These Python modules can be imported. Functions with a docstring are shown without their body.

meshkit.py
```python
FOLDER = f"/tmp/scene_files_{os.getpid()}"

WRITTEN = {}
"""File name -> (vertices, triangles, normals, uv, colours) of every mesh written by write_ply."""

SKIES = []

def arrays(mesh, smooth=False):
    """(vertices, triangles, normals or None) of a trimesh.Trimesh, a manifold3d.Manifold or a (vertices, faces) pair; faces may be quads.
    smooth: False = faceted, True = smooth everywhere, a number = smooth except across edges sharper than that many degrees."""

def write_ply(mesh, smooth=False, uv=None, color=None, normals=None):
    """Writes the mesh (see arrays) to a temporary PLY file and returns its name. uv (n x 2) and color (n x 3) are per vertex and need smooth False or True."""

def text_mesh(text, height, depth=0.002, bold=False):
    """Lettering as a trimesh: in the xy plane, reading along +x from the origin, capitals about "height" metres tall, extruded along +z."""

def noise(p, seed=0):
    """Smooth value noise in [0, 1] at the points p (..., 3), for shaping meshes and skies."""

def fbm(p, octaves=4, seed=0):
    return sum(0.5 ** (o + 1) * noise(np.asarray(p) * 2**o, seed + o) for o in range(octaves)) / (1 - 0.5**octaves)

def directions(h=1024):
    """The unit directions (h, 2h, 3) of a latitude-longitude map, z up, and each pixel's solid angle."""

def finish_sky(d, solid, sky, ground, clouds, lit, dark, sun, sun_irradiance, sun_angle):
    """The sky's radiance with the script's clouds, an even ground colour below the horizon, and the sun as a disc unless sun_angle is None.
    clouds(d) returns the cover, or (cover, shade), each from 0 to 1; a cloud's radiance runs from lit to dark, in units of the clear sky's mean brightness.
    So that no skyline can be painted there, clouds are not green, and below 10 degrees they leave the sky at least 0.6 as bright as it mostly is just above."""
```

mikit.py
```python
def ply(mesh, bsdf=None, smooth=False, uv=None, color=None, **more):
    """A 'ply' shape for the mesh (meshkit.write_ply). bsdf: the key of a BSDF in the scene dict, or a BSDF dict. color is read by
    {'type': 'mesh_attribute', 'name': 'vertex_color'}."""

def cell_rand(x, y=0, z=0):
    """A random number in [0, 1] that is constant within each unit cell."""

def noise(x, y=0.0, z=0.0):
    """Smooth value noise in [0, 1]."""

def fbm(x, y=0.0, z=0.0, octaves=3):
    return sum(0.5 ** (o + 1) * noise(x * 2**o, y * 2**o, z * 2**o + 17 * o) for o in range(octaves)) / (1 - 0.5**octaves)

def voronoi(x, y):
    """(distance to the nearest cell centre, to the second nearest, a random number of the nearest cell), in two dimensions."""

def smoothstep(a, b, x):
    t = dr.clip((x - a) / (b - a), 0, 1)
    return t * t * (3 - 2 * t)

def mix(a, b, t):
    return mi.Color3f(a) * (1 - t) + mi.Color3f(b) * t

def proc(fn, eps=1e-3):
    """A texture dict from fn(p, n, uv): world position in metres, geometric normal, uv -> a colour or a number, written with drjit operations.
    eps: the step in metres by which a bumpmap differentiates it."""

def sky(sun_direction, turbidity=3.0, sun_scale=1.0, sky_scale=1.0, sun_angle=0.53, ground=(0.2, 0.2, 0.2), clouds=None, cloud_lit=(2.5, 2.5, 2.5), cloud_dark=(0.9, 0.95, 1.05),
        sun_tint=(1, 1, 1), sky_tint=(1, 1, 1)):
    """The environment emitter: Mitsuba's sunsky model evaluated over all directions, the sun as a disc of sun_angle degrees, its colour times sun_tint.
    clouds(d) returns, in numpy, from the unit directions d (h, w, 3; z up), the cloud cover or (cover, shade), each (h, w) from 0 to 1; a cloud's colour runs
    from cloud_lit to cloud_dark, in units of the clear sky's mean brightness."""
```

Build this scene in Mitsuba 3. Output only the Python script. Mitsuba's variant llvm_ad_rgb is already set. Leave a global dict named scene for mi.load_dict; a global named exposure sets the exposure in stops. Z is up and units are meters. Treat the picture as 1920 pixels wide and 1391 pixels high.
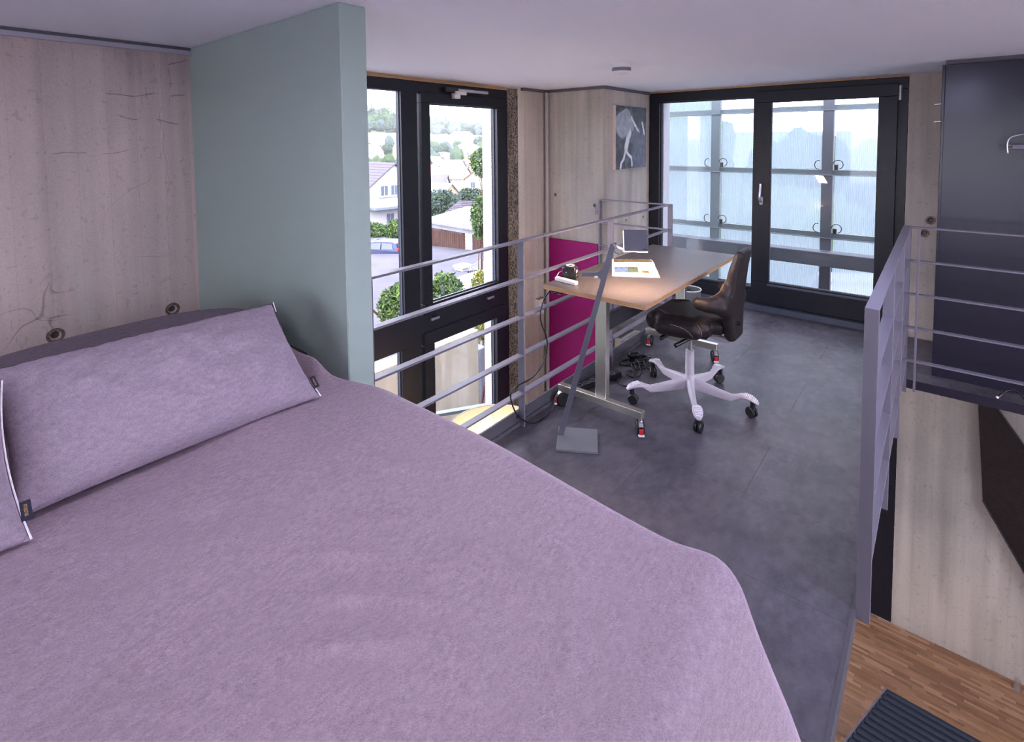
import math, random
import numpy as np, trimesh
import manifold3d as m3
import drjit as dr
import mitsuba as mi
import mikit, meshkit
from mikit import proc, noise, fbm, voronoi, cell_rand, smoothstep, mix, ply
from meshkit import text_mesh
T = mi.ScalarTransform4f
rng = np.random.default_rng(7)
random.seed(7)
scene, labels = {}, {}

# ------------------------------------------------------------------ camera
F_PX, PX, PY, YAW, PITCH, ROLL = 977.98, 974.53, 319.17, 0.684046, 0.0562185, 0.0076898
EYE = np.array([0, 0, 1.6])
c_, s_ = math.cos, math.sin
FWD = np.array([-s_(YAW)*c_(PITCH), c_(YAW)*c_(PITCH), -s_(PITCH)])
r0 = np.array([c_(YAW), s_(YAW), 0]); d0 = np.cross(FWD, r0)
RIGHT = c_(ROLL)*r0+s_(ROLL)*d0
DOWN = -s_(ROLL)*r0+c_(ROLL)*d0
M4 = np.eye(4); M4[:3, 0] = -RIGHT; M4[:3, 1] = -DOWN; M4[:3, 2] = FWD; M4[:3, 3] = EYE
scene['camera'] = {'type': 'perspective', 'fov_axis': 'x', 'fov': math.degrees(2*math.atan(960/F_PX)), 'near_clip': 0.02, 'far_clip': 3000,
                   'principal_point_offset_x': (960-PX)/1920, 'principal_point_offset_y': (PY-695.5)/1391*-1, 'to_world': T(M4.tolist())}

# ------------------------------------------------------------------ sky and light
def overcast(d):
    n = meshkit.fbm(d*np.array([2.0, 2.0, 5.0])+3, 4)
    return np.ones(d.shape[:2]), np.clip((n-0.35)*1.6, 0, 1)*0.5
scene['sky'] = mikit.sky([-0.2, -0.6, 0.75], turbidity=4, sun_scale=0.0, sky_scale=1.0, ground=(0.30, 0.30, 0.31), clouds=overcast,
                         cloud_lit=(2.45, 2.5, 3.0), cloud_dark=(1.6, 1.65, 2.0))
exposure = 4.93

# ------------------------------------------------------------------ materials
def rgb(*v): return {'type': 'rgb', 'value': list(v)}
def principled(name, col, rough=0.5, metallic=0.0, two=True, **k):
    b = {'type': 'principled', 'base_color': col if isinstance(col, dict) else rgb(*col), 'roughness': rough if isinstance(rough, dict) else float(rough), 'metallic': float(metallic), **k}
    scene[name] = {'type': 'twosided', 'bsdf': b} if two else b
def diffuse(name, col):
    scene[name] = {'type': 'twosided', 'bsdf': {'type': 'diffuse', 'reflectance': col if isinstance(col, dict) else rgb(*col)}}

def concrete_fn(base, vx):
    """board-marked fair-faced concrete; vx picks the horizontal coordinate along the wall"""
    def fn(p, n, uv):
        u = p.x+p.y
        big = fbm(u*1.3+5, p.z*0.9, 2.0, 4)
        streak = fbm(u*16, p.z*0.6, 7.0, 3)
        grain = noise(u*260, p.z*260, 3.0)
        board = cell_rand(dr.floor(u/0.115), 3, 1)
        edge = smoothstep(0.0, 0.035, dr.abs(u/0.115-dr.floor(u/0.115)-0.5)*-1+0.5)
        spots = smoothstep(0.80, 0.95, noise(u*70, p.z*55, 9.0))
        stain = smoothstep(0.56, 0.75, fbm(u*4.0, p.z*0.7, 12.0, 3))
        k = 0.78+0.34*(big-0.5)*1.6+0.30*(streak-0.5)+0.10*(grain-0.5)+0.07*(board-0.5)
        k = k*(0.93+0.07*edge)*(1-0.14*spots)*(1-0.16*stain)
        return mix(base, (base[0]*1.06, base[1]*0.96, base[2]*0.86), big)*k*1.2
    return fn
diffuse('concrete_y', proc(concrete_fn((0.53, 0.46, 0.42), 'y')))
diffuse('concrete_x', proc(concrete_fn((0.50, 0.47, 0.445), 'x')))
def crack_fn(p, n, uv):
    b = concrete_fn((0.70, 0.585, 0.585), 'y')(p, n, uv)
    w = p.y+0.05*(fbm(p.y*6, p.z*6, 4.0, 3)-0.5)
    z = p.z+0.09*(fbm(p.y*5, p.z*5, 14.0, 3)-0.5)
    def line(a, c, w0, w1, thick):   # near-horizontal hairline z = a + c (w - w0)
        d = dr.abs(z-(a+c*(w-w0)))
        return (1-smoothstep(0.0, thick, d))*smoothstep(w0-0.02, w0, w)*(1-smoothstep(w1, w1+0.02, w))
    def vline(a, z0, z1, thick):
        d = dr.abs(w-a+0.02*(noise(p.z*20, 2.0, 1.0)-0.5))
        return (1-smoothstep(0.0, thick, d))*smoothstep(z0-0.02, z0, z)*(1-smoothstep(z1, z1+0.02, z))
    m = line(1.84, 0.02, 0.70, 1.06, 0.006)+line(1.74, -0.12, 0.72, 1.0, 0.005)+vline(0.965, 1.83, 1.97, 0.006)+vline(0.85, 1.72, 1.88, 0.004)
    m = m+line(1.97, 0.35, 0.88, 1.06, 0.006)+line(1.55, 0.1, 0.5, 0.8, 0.004)+vline(0.93, 1.3, 1.75, 0.004)*0.5
    m = m*smoothstep(0.30, 0.48, noise(p.y*14, p.z*14, 21.0))*(0.55+0.45*noise(p.y*60, p.z*60, 2.0))
    wx, wz = p.y+0.35*(fbm(p.y*2.2, p.z*2.2, 31.0, 3)-0.5), p.z+0.35*(fbm(p.y*2.2, p.z*2.2, 41.0, 3)-0.5)
    r1 = 1-dr.abs(2*noise(wx*5.0, wz*3.2, 6.0)-1); r2 = 1-dr.abs(2*noise(wx*3.0+4, wz*7.0, 16.0)-1)
    gate = smoothstep(0.52, 0.72, fbm(p.y*2.4, p.z*2.4, 51.0, 3))
    scr = (smoothstep(0.975, 0.998, r1)*0.55+smoothstep(0.98, 0.998, r2)*0.45)*gate
    drip = smoothstep(0.60, 0.80, fbm(p.y*11, p.z*0.8, 61.0, 3))*smoothstep(1.5, 2.0, p.z)*0.5
    top = smoothstep(1.85, 2.06, p.z+0.25*(fbm(p.y*3, 1.0, 71.0, 2)-0.5))*0.35
    pale = smoothstep(0.62, 0.8, fbm(p.y*7, p.z*2.2, 81.0, 4))*(1-smoothstep(0.9, 1.5, p.z))*0.30
    b = mix((1, 1, 1), (0.38, 0.34, 0.32), dr.clip(dr.clip(m, 0, 1)*0.85+scr, 0, 1))*b
    b = mix((1, 1, 1), (0.62, 0.60, 0.62), dr.clip(drip+top, 0, 1))*b
    return b*(1-pale)+mi.Color3f(0.72, 0.67, 0.66)*pale
diffuse('concrete_left', proc(crack_fn))
def pebble_fn(p, n, uv):
    a, b, r = voronoi(p.y*95+p.x*95, p.z*80)
    return mix((0.26, 0.22, 0.185), (0.08, 0.07, 0.065), smoothstep(0.25, 0.8, r))*(0.7+0.6*fbm(p.z*6, p.y*30, 1.0, 2))
diffuse('exposed_aggregate', proc(pebble_fn))
principled('teal_paint', (0.335, 0.42, 0.39), 0.55, specular=0.3)
diffuse('ceiling_paint', (0.86, 0.86, 0.94))
principled('white_render', (0.36, 0.36, 0.39), 0.7)
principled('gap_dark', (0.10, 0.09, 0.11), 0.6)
principled('gap_light', (0.40, 0.37, 0.45), 0.6)
principled('frame_black', (0.011, 0.012, 0.020), 0.4, specular=0.4)
principled('gasket', (0.06, 0.07, 0.10), 0.5)
scene['glass'] = {'type': 'thindielectric', 'int_ior': 1.5}
def vinyl_fn(p, n, uv):
    a = fbm(p.x*7, p.y*7, 1.0, 4); b = noise(p.x*160, p.y*160, 2.0); c = fbm(p.x*38, p.y*22, 3.0, 3)
    t = cell_rand(dr.floor((p.x+5)/0.92), dr.floor((p.y+5)/0.46), 1)
    return mix((0.060, 0.054, 0.069), (0.108, 0.096, 0.116), 0.5+1.1*(a-0.5)+0.25*(b-0.5)+0.8*(c-0.5)+0.25*(t-0.5))
principled('vinyl', proc(vinyl_fn), 0.42, specular=0.5)
principled('vinyl_seam', (0.07, 0.068, 0.082), 0.7)
principled('steel_paint', (0.15, 0.137, 0.175), 0.42, specular=0.5)
principled('dark_steel', (0.020, 0.018, 0.032), 0.24, specular=0.42)
principled('edge_steel', (0.07, 0.065, 0.08), 0.45)
PARQUET = [(0.36, 0.19, 0.10), (0.30, 0.155, 0.08), (0.43, 0.245, 0.14), (0.34, 0.18, 0.105), (0.26, 0.13, 0.068)]
def parquet_fn(col):
    def fn(p, n, uv):
        g = fbm(p.x*14, p.y*170, col[0]*50, 3)
        return mix(tuple(0.8*c for c in col), tuple(1.2*c for c in col), g)
    return fn
for i, col in enumerate(PARQUET): principled(f'parquet_{i}', proc(parquet_fn(col)), 0.42, specular=0.45)
def parquet_far(p, n, uv):
    row = dr.floor(p.y/0.023); h = cell_rand(row, 1, 5); cell = dr.floor(p.x/0.17+h*3)
    t = cell_rand(row, cell, 7)
    return mix((0.25, 0.125, 0.065), (0.43, 0.24, 0.135), t)
principled('parquet_far', proc(parquet_far), 0.42, specular=0.45)
def melange(a, b, s=1.0):
    def fn(p, n, uv):
        q = p*s
        f1 = noise((q.x+q.y)*300+q.z*90, (q.y-q.x)*520-q.z*60, q.z*420)
        f2 = noise(q.x*170+q.z*120, q.y*95, q.z*150)
        f3 = fbm(q.x*24, q.y*24, q.z*24, 3)
        t = 0.5+0.75*(f1-0.5)+0.5*(f2-0.5)+0.04*(f3-0.5)
        return mix(a, b, dr.clip(t, 0, 1))
    return fn
principled('duvet_fabric', proc(melange((0.235, 0.175, 0.222), (0.40, 0.305, 0.37))), 0.85, sheen=0.3)
principled('pillow_fabric', proc(melange((0.225, 0.175, 0.235), (0.375, 0.295, 0.375))), 0.85, sheen=0.3)
principled('bolster_fabric', proc(melange((0.095, 0.075, 0.10), (0.185, 0.15, 0.185))), 0.9, sheen=0.2)
diffuse('mattress_white', (0.6, 0.58, 0.6))
principled('piping_white', (0.85, 0.83, 0.88), 0.6)
principled('rust_stain', proc(lambda p, n, uv: mix((0.10, 0.06, 0.045), (0.30, 0.22, 0.17), noise(p.x*160+p.y*160, p.z*160, 1.0))), 0.8)
principled('label_navy', (0.015, 0.013, 0.04), 0.7)
principled('label_gold', (0.50, 0.28, 0.06), 0.5)
principled('black_wood', (0.018, 0.017, 0.022), 0.5)
principled('bench_fabric', (0.018, 0.024, 0.040), 0.5, sheen=0.3)
principled('magenta', (0.215, 0.0, 0.092), 0.5, specular=0.25)
principled('pipe_grey', (0.36, 0.32, 0.36), 0.45)
principled('linoleum', proc(lambda p, n, uv: mix((0.075, 0.062, 0.064), (0.10, 0.084, 0.085), noise(p.x*240, p.y*240, 1.0))), 0.42, specular=0.4)
def ply_fn(p, n, uv):
    k = dr.floor(p.z/0.0027); t = cell_rand(k, 3, 2)
    return mix((0.30, 0.16, 0.075), (0.55, 0.34, 0.19), 0.25+0.5*t+0.3*(fbm(p.x*30, p.y*30, p.z*200, 2)-0.5))
principled('plywood_edge', proc(ply_fn), 0.5)
principled('stainless', (0.76, 0.72, 0.63), 0.30, 0.95, anisotropic=0.4)
principled('chrome', (0.75, 0.75, 0.78), 0.12, 1.0)
principled('black_metal', (0.03, 0.028, 0.035), 0.4, specular=0.5)
principled('black_plastic', (0.008, 0.008, 0.010), 0.32, specular=0.5)
principled('rubber_black', (0.007, 0.007, 0.009), 0.45, specular=0.5)
principled('brake_red', (0.50, 0.02, 0.02), 0.4)
principled('white_plastic', (0.72, 0.70, 0.71), 0.4)
principled('chair_white', (0.50, 0.45, 0.50), 0.38, specular=0.5)
def leather_fn(p, n, uv):
    a = fbm(p.x*60, p.y*60, p.z*60, 3)
    return mix((0.012, 0.0085, 0.010), (0.024, 0.016, 0.0165), a)
principled('leather', proc(leather_fn), 0.5, specular=0.35, sheen=0.05)
principled('seam_thread', (0.33, 0.20, 0.13), 0.7)
principled('lamp_grey', (0.105, 0.105, 0.13), 0.42, specular=0.5)
principled('lamp_base', (0.16, 0.165, 0.18), 0.38, specular=0.5)
principled('paper', (0.80, 0.76, 0.68), 0.6)
principled('photo_blue', proc(lambda p, n, uv: mix((0.05, 0.12, 0.35), (0.35, 0.45, 0.60), fbm(p.x*60, p.y*60, 1.0, 3))), 0.4)
principled('photo_green', proc(lambda p, n, uv: mix((0.02, 0.05, 0.02), (0.30, 0.34, 0.20), fbm(p.x*80, p.y*80, 4.0, 3))), 0.4)
principled('photo_brown', proc(lambda p, n, uv: mix((0.10, 0.04, 0.01), (0.55, 0.33, 0.13), fbm(p.x*110, p.y*110, 6.0, 3))), 0.4)
principled('photo_ochre', proc(lambda p, n, uv: mix((0.10, 0.07, 0.03), (0.60, 0.36, 0.10), fbm(p.x*40, p.y*40, 8.0, 3))), 0.4)
principled('text_grey', (0.25, 0.24, 0.24), 0.6)
principled('smoke_grey', (0.16, 0.15, 0.19), 0.4)
principled('silver', (0.62, 0.62, 0.66), 0.25, 0.9)
principled('canvas_side', (0.66, 0.56, 0.54), 0.7)
def painting_fn(p, n, uv):
    u = (p.y-4.38)/0.64; v = (p.z-1.32)/0.61          # 0..1 across and up the canvas
    w = fbm(u*6, v*6, 1.0, 4); fine = fbm(u*30+6*w, v*14, 5.0, 3)
    u2 = u+0.10*(fbm(u*5, v*5, 3.0, 2)-0.5); v2 = v+0.10*(fbm(u*5, v*5, 8.0, 2)-0.5)
    def seg(ax, ay, bx, by, t):
        dx, dy = bx-ax, by-ay
        h = dr.clip(((u2-ax)*dx+(v2-ay)*dy)/(dx*dx+dy*dy), 0, 1)
        return 1-smoothstep(t*0.7, t, dr.sqrt(dr.square(u2-ax-dx*h)+dr.square(v2-ay-dy*h)))
    base = mix((0.005, 0.006, 0.012), (0.085, 0.09, 0.125), smoothstep(0.40, 0.75, 0.6*w+0.4*fine))
    right = smoothstep(0.45, 0.65, u2)*(1-smoothstep(0.55, 0.72, v2))
    base = mix((0, 0, 0), (1, 1, 1), 1)*base*(1-right)+mix((0.03, 0.032, 0.055), (0.15, 0.155, 0.215), fine)*right
    r = dr.sqrt(dr.square((u2-0.27)/0.30)+dr.square((v2-0.74)/0.25))
    blob = 1-smoothstep(0.85, 1.1, r)
    base = base*(1-blob)+mix((0.14, 0.15, 0.185), (0.40, 0.41, 0.46), fine)*blob
    ring = (1-smoothstep(0.03, 0.09, dr.abs(r-0.95)))*smoothstep(0.62, 0.8, v2)*0.8
    base = base*(1-ring)+mi.Color3f(0.012, 0.014, 0.02)*ring
    tr = smoothstep(0.5, 0.6, u2)*smoothstep(0.72, 0.82, v2)*0.85
    base = base*(1-tr)+mi.Color3f(0.006, 0.007, 0.014)*tr
    fig = seg(0.44, 0.56, 0.36, 0.46, 0.05)+seg(0.36, 0.46, 0.30, 0.32, 0.06)+seg(0.30, 0.32, 0.15, 0.0, 0.035)+seg(0.30, 0.32, 0.52, 0.20, 0.03)+seg(0.52, 0.20, 0.50, 0.06, 0.025)
    fig = fig+seg(0.55, 0.78, 0.68, 0.60, 0.018)+seg(0.62, 0.72, 0.74, 0.58, 0.016)+seg(0.88, 0.72, 0.92, 0.58, 0.03)+seg(0.5, 0.86, 0.58, 0.7, 0.02)
    fig = dr.clip(fig, 0, 1)
    return base*(1-fig)+mi.Color3f(0.60, 0.60, 0.63)*fig
principled('painting_canvas', proc(painting_fn), 0.5)
# translucent ribbed sheets
scene['rib_sheet'] = {'type': 'blendbsdf', 'weight': 0.72, 'bsdf_0': {'type': 'thindielectric', 'int_ior': 1.4},
                      'bsdf_1': {'type': 'principledthin', 'base_color': rgb(0.26, 0.32, 0.36), 'roughness': 0.5, 'diff_trans': 1.5, 'spec_trans': 0.0}}
principled('galv_steel', (0.085, 0.095, 0.115), 0.5, 0.2)
principled('galv_light', (0.115, 0.145, 0.16), 0.5, 0.2)
scene['shade_fabric'] = {'type': 'principledthin', 'base_color': rgb(0.80, 0.66, 0.46), 'roughness': 0.7, 'diff_trans': 1.0, 'spec_trans': 0.0}
# outside
def plaster_fn(c0):
    return lambda p, n, uv: mix(tuple(0.93*x for x in c0), c0, fbm(p.x*0.8, p.y*0.8, p.z*0.8, 3))
diffuse('house_white', proc(plaster_fn((0.50, 0.49, 0.49))))
diffuse('house_cream', (0.44, 0.40, 0.34)); diffuse('house_orange', (0.42, 0.28, 0.18)); diffuse('house_grey', (0.30, 0.30, 0.31))
diffuse('roof_grey', (0.13, 0.12, 0.135)); diffuse('roof_red', (0.24, 0.145, 0.12)); diffuse('roof_light', (0.20, 0.195, 0.21))
diffuse('tile_grey', (0.07, 0.06, 0.07)); diffuse('tile_dark', (0.115, 0.10, 0.115))
principled('house_window', (0.10, 0.12, 0.16), 0.15, specular=0.8)
principled('canopy_blue', (0.15, 0.18, 0.22), 0.4)
def asphalt_fn(p, n, uv): return mix((0.095, 0.092, 0.108), (0.135, 0.13, 0.148), fbm(p.x*0.7, p.y*0.7, 1.0, 4))
def ground_fn(p, n, uv):
    far = smoothstep(70.0, 110.0, dr.sqrt(p.x*p.x+p.y*p.y))
    grass = mix((0.105, 0.125, 0.075), (0.16, 0.178, 0.115), fbm(p.x*0.03, p.y*0.03, 2.0, 4))
    return grass*far+asphalt_fn(p, n, uv)*(1-far)
diffuse('terrain_ground', proc(ground_fn))
diffuse('garage_wood', proc(lambda p, n, uv: mix((0.075, 0.042, 0.035), (0.12, 0.072, 0.058), fbm(p.x*6, p.y*6, p.z*0.6, 3))))
for nm, a in (('leaf_green', (0.105, 0.165, 0.045)), ('leaf_dark', (0.045, 0.065, 0.045)), ('leaf_mid', (0.065, 0.095, 0.05)), ('leaf_yellow', (0.25, 0.20, 0.035)), ('leaf_blue', (0.065, 0.09, 0.08))):
    diffuse(nm, a)
principled('car_blue', (0.012, 0.025, 0.085), 0.2, clearcoat=0.8); principled('car_white', (0.75, 0.75, 0.76), 0.25, clearcoat=0.6)
principled('car_glass', (0.05, 0.06, 0.08), 0.08, specular=0.9); principled('car_tyre', (0.02, 0.02, 0.022), 0.7); principled('car_rim', (0.6, 0.6, 0.62), 0.3, 0.8)
principled('tail_red', (0.5, 0.01, 0.01), 0.3)
diffuse('retaining', proc(lambda p, n, uv: mix((0.33, 0.285, 0.215), (0.54, 0.50, 0.42), 0.5+0.9*(fbm(p.y*0.9, p.z*1.3, 1.0, 4)-0.5)+0.5*(fbm(p.y*14, p.z*1.2, 4.0, 3)-0.5))))

# ------------------------------------------------------------------ mesh helpers
def cbox(x0, x1, y0, y1, z0, z1, c=0.002):
    """a box with chamfered edges"""
    lo, hi = np.minimum([x0, y0, z0], [x1, y1, z1]), np.maximum([x0, y0, z0], [x1, y1, z1])
    c = min(c, 0.45*(hi-lo).min())
    if c <= 0: return trimesh.creation.box(bounds=[lo, hi])
    pts = []
    for a in range(8):
        s = np.array([(a >> k) & 1 for k in range(3)])
        corner = np.where(s, hi, lo); inn = np.where(s, -c, c)
        for k in range(3):
            p = corner+inn; p[k] = corner[k]; pts.append(p)
    return trimesh.Trimesh(np.array(pts)).convex_hull
def box(x0, x1, y0, y1, z0, z1): return trimesh.creation.box(bounds=[[min(x0, x1), min(y0, y1), min(z0, z1)], [max(x0, x1), max(y0, y1), max(z0, z1)]])
def cat(*ms): return trimesh.util.concatenate([m for m in ms])
def frame(z, up=(0, 0, 1)):
    z = np.array(z, float); z /= np.linalg.norm(z); x = np.cross(up, z)
    if np.linalg.norm(x) < 1e-6: x = np.array([1., 0, 0])
    x /= np.linalg.norm(x); return x, np.cross(z, x), z
def bar(p, q, w, h, up=(0, 0, 1), c=0.0015):
    """a bar from p to q, w wide across, h tall along up"""
    p, q = np.array(p, float), np.array(q, float); L = np.linalg.norm(q-p)
    b = cbox(-w/2, w/2, -h/2, h/2, 0, L, c); x, y, z = frame(q-p, up)
    m = np.eye(4); m[:3, 0], m[:3, 1], m[:3, 2], m[:3, 3] = x, y, z, p
    return b.apply_transform(m)
def smooth_path(pts, n=8):
    from scipy.interpolate import CubicSpline
    pts = np.array(pts, float); t = np.r_[0, np.cumsum(np.linalg.norm(np.diff(pts, axis=0), axis=1))]
    return CubicSpline(t, pts)(np.linspace(0, t[-1], n*(len(pts)-1)+1))
def tube(pts, r, n=8):
    pts = np.array(pts, float); r = np.broadcast_to(r, len(pts))
    t = np.gradient(pts, axis=0); t /= np.linalg.norm(t, axis=1, keepdims=True)+1e-12
    u = np.cross(t[0], [0.3, 0.2, 0.9]); u /= np.linalg.norm(u); vs, fs = [], []
    a = np.arange(n)*2*np.pi/n
    for i in range(len(pts)):
        u = u-t[i]*(u@t[i]); u /= np.linalg.norm(u); v = np.cross(t[i], u)
        vs.append(pts[i]+r[i]*(np.cos(a)[:, None]*u+np.sin(a)[:, None]*v))
    vs = np.vstack(vs+[pts[:1], pts[-1:]]); k = len(pts)
    for i in range(k-1):
        for j in range(n):
            p, q = i*n+j, i*n+(j+1) % n; fs += [[p, q, q+n], [p, q+n, p+n]]
    for j in range(n):
        fs += [[k*n, (j+1) % n, j], [k*n+1, (k-1)*n+j, (k-1)*n+(j+1) % n]]
    return trimesh.Trimesh(vs, fs, process=False)
def lathe(prof, n=32, center=(0, 0, 0)):
    """prof: (r, z) pairs from bottom to top along the outside"""
    m = trimesh.creation.revolve(np.array(prof, float), sections=n)
    return m.apply_translation(center)
def cyl(p, q, r, n=20, c=0.0):
    p, q = np.array(p, float), np.array(q, float); L = np.linalg.norm(q-p); c = c or min(r, L)*0.08
    m = trimesh.creation.revolve([(0, 0), (r-c, 0), (r, c), (r, L-c), (r-c, L), (0, L)], sections=n)
    x, y, z = frame(q-p); k = np.eye(4); k[:3, 0], k[:3, 1], k[:3, 2], k[:3, 3] = x, y, z, p
    return m.apply_transform(k)
def prism(poly, lo, hi, axis='z'):
    from shapely.geometry import Polygon
    m = trimesh.creation.extrude_polygon(Polygon(poly), hi-lo, engine='earcut'); m.apply_translation([0, 0, lo])
    if axis == 'y': m.vertices = m.vertices[:, [0, 2, 1]]; m.invert()     # poly in (x, z)
    if axis == 'x': m.vertices = m.vertices[:, [2, 0, 1]]                  # poly in (y, z)
    return m
def mani(m): return m3.Manifold(m3.Mesh(np.asarray(m.vertices, np.float32), np.asarray(m.faces, np.uint32)))
def tri(m):
    k = m.to_mesh(); return trimesh.Trimesh(k.vert_properties[:, :3], k.tri_verts, process=False)
def ball(p, r, s=(1, 1, 1), n=20): return m3.Manifold.sphere(r, n).scale(list(map(float, s))).translate(list(map(float, p)))
def hull(*balls): return m3.Manifold.batch_hull([ball(*b) for b in balls])
def blend(ms, length=0.015, it=12):
    """hulls joined into one surface and smoothed"""
    u = m3.Manifold.batch_boolean(ms, m3.OpType.Add).refine_to_length(length); t = tri(u); t.merge_vertices()
    trimesh.smoothing.filter_taubin(t, 0.5, 0.51, it); return t
def loft(sections):
    """sections: lists of the same number of points; closed rings joined and capped"""
    S = np.array(sections, float); k, n = S.shape[:2]; v = np.vstack([S.reshape(-1, 3), S[0].mean(0), S[-1].mean(0)]); f = []
    for i in range(k-1):
        for j in range(n):
            a, b = i*n+j, i*n+(j+1) % n; f += [[a, b, b+n], [a, b+n, a+n]]
    for j in range(n): f += [[k*n, (j+1) % n, j], [k*n+1, (k-1)*n+j, (k-1)*n+(j+1) % n]]
    m = trimesh.Trimesh(v, f, process=False); m.fix_normals(); return m
def grid_mesh(P):
    h, w = P.shape[:2]; i = np.arange(h*w).reshape(h, w)
    q = np.stack([i[:-1, :-1], i[:-1, 1:], i[1:, 1:], i[1:, :-1]], -1).reshape(-1, 4)
    return trimesh.Trimesh(P.reshape(-1, 3), np.vstack([q[:, [0, 1, 2]], q[:, [0, 2, 3]]]), process=False)
def move(m, loc=(0, 0, 0), rz=0.0, about=None):
    m = m.copy()
    if rz: m.apply_transform(trimesh.transformations.rotation_matrix(rz, [0, 0, 1]))
    m.apply_translation(loc); return m

# ------------------------------------------------------------------ naming
def key_for(name, parent=None):
    base = f'{parent}__{name}' if parent else name
    used = set(scene) | set(labels) | {k.rsplit('__', 1)[0] for k in scene if '__' in k}
    if base not in used: return base
    i = 1
    while f'{base}_{i:03d}' in used: i += 1
    return f'{base}_{i:03d}'
_count = {}
def obj(name, mesh, mat, parent=None, smooth=False, label=None, **more):
    base = f'{parent}__{name}' if parent else name
    n = _count.get(base, 0); _count[base] = n+1
    key = base if n == 0 else f'{base}_{n:03d}'
    shape = mesh if isinstance(mesh, dict) else ply(mesh, mat, smooth, **more)
    scene[key] = shape
    if label: labels[key] = {'label': label}
    return key
def thing(name, label, cat_, group=None):
    n = _count.get(name, 0); _count[name] = n+1
    key = name if n == 0 else f'{name}_{n:03d}'
    labels[key] = {'label': label, 'category': cat_}
    if group: labels[key]['group'] = group
    return key
def tag(key, label, cat_, group=None, kind=None):
    labels[key] = {'label': label, 'category': cat_}
    if group: labels[key]['group'] = group
    if kind: labels[key]['kind'] = kind
    return key
def struct(name, mesh, mat, smooth=False, label=None):
    k = obj(name, mesh, mat, None, smooth); labels[k] = {'kind': 'structure'}
    if label: labels[k]['label'] = label
    return k
def structroot(name, label=None):
    labels[name] = {'kind': 'structure'}
    if label: labels[name]['label'] = label
    _count[name] = 1; return name
# ================================================================== the room
LOW = -2.46           # lower floor
CEIL = 2.10
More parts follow.
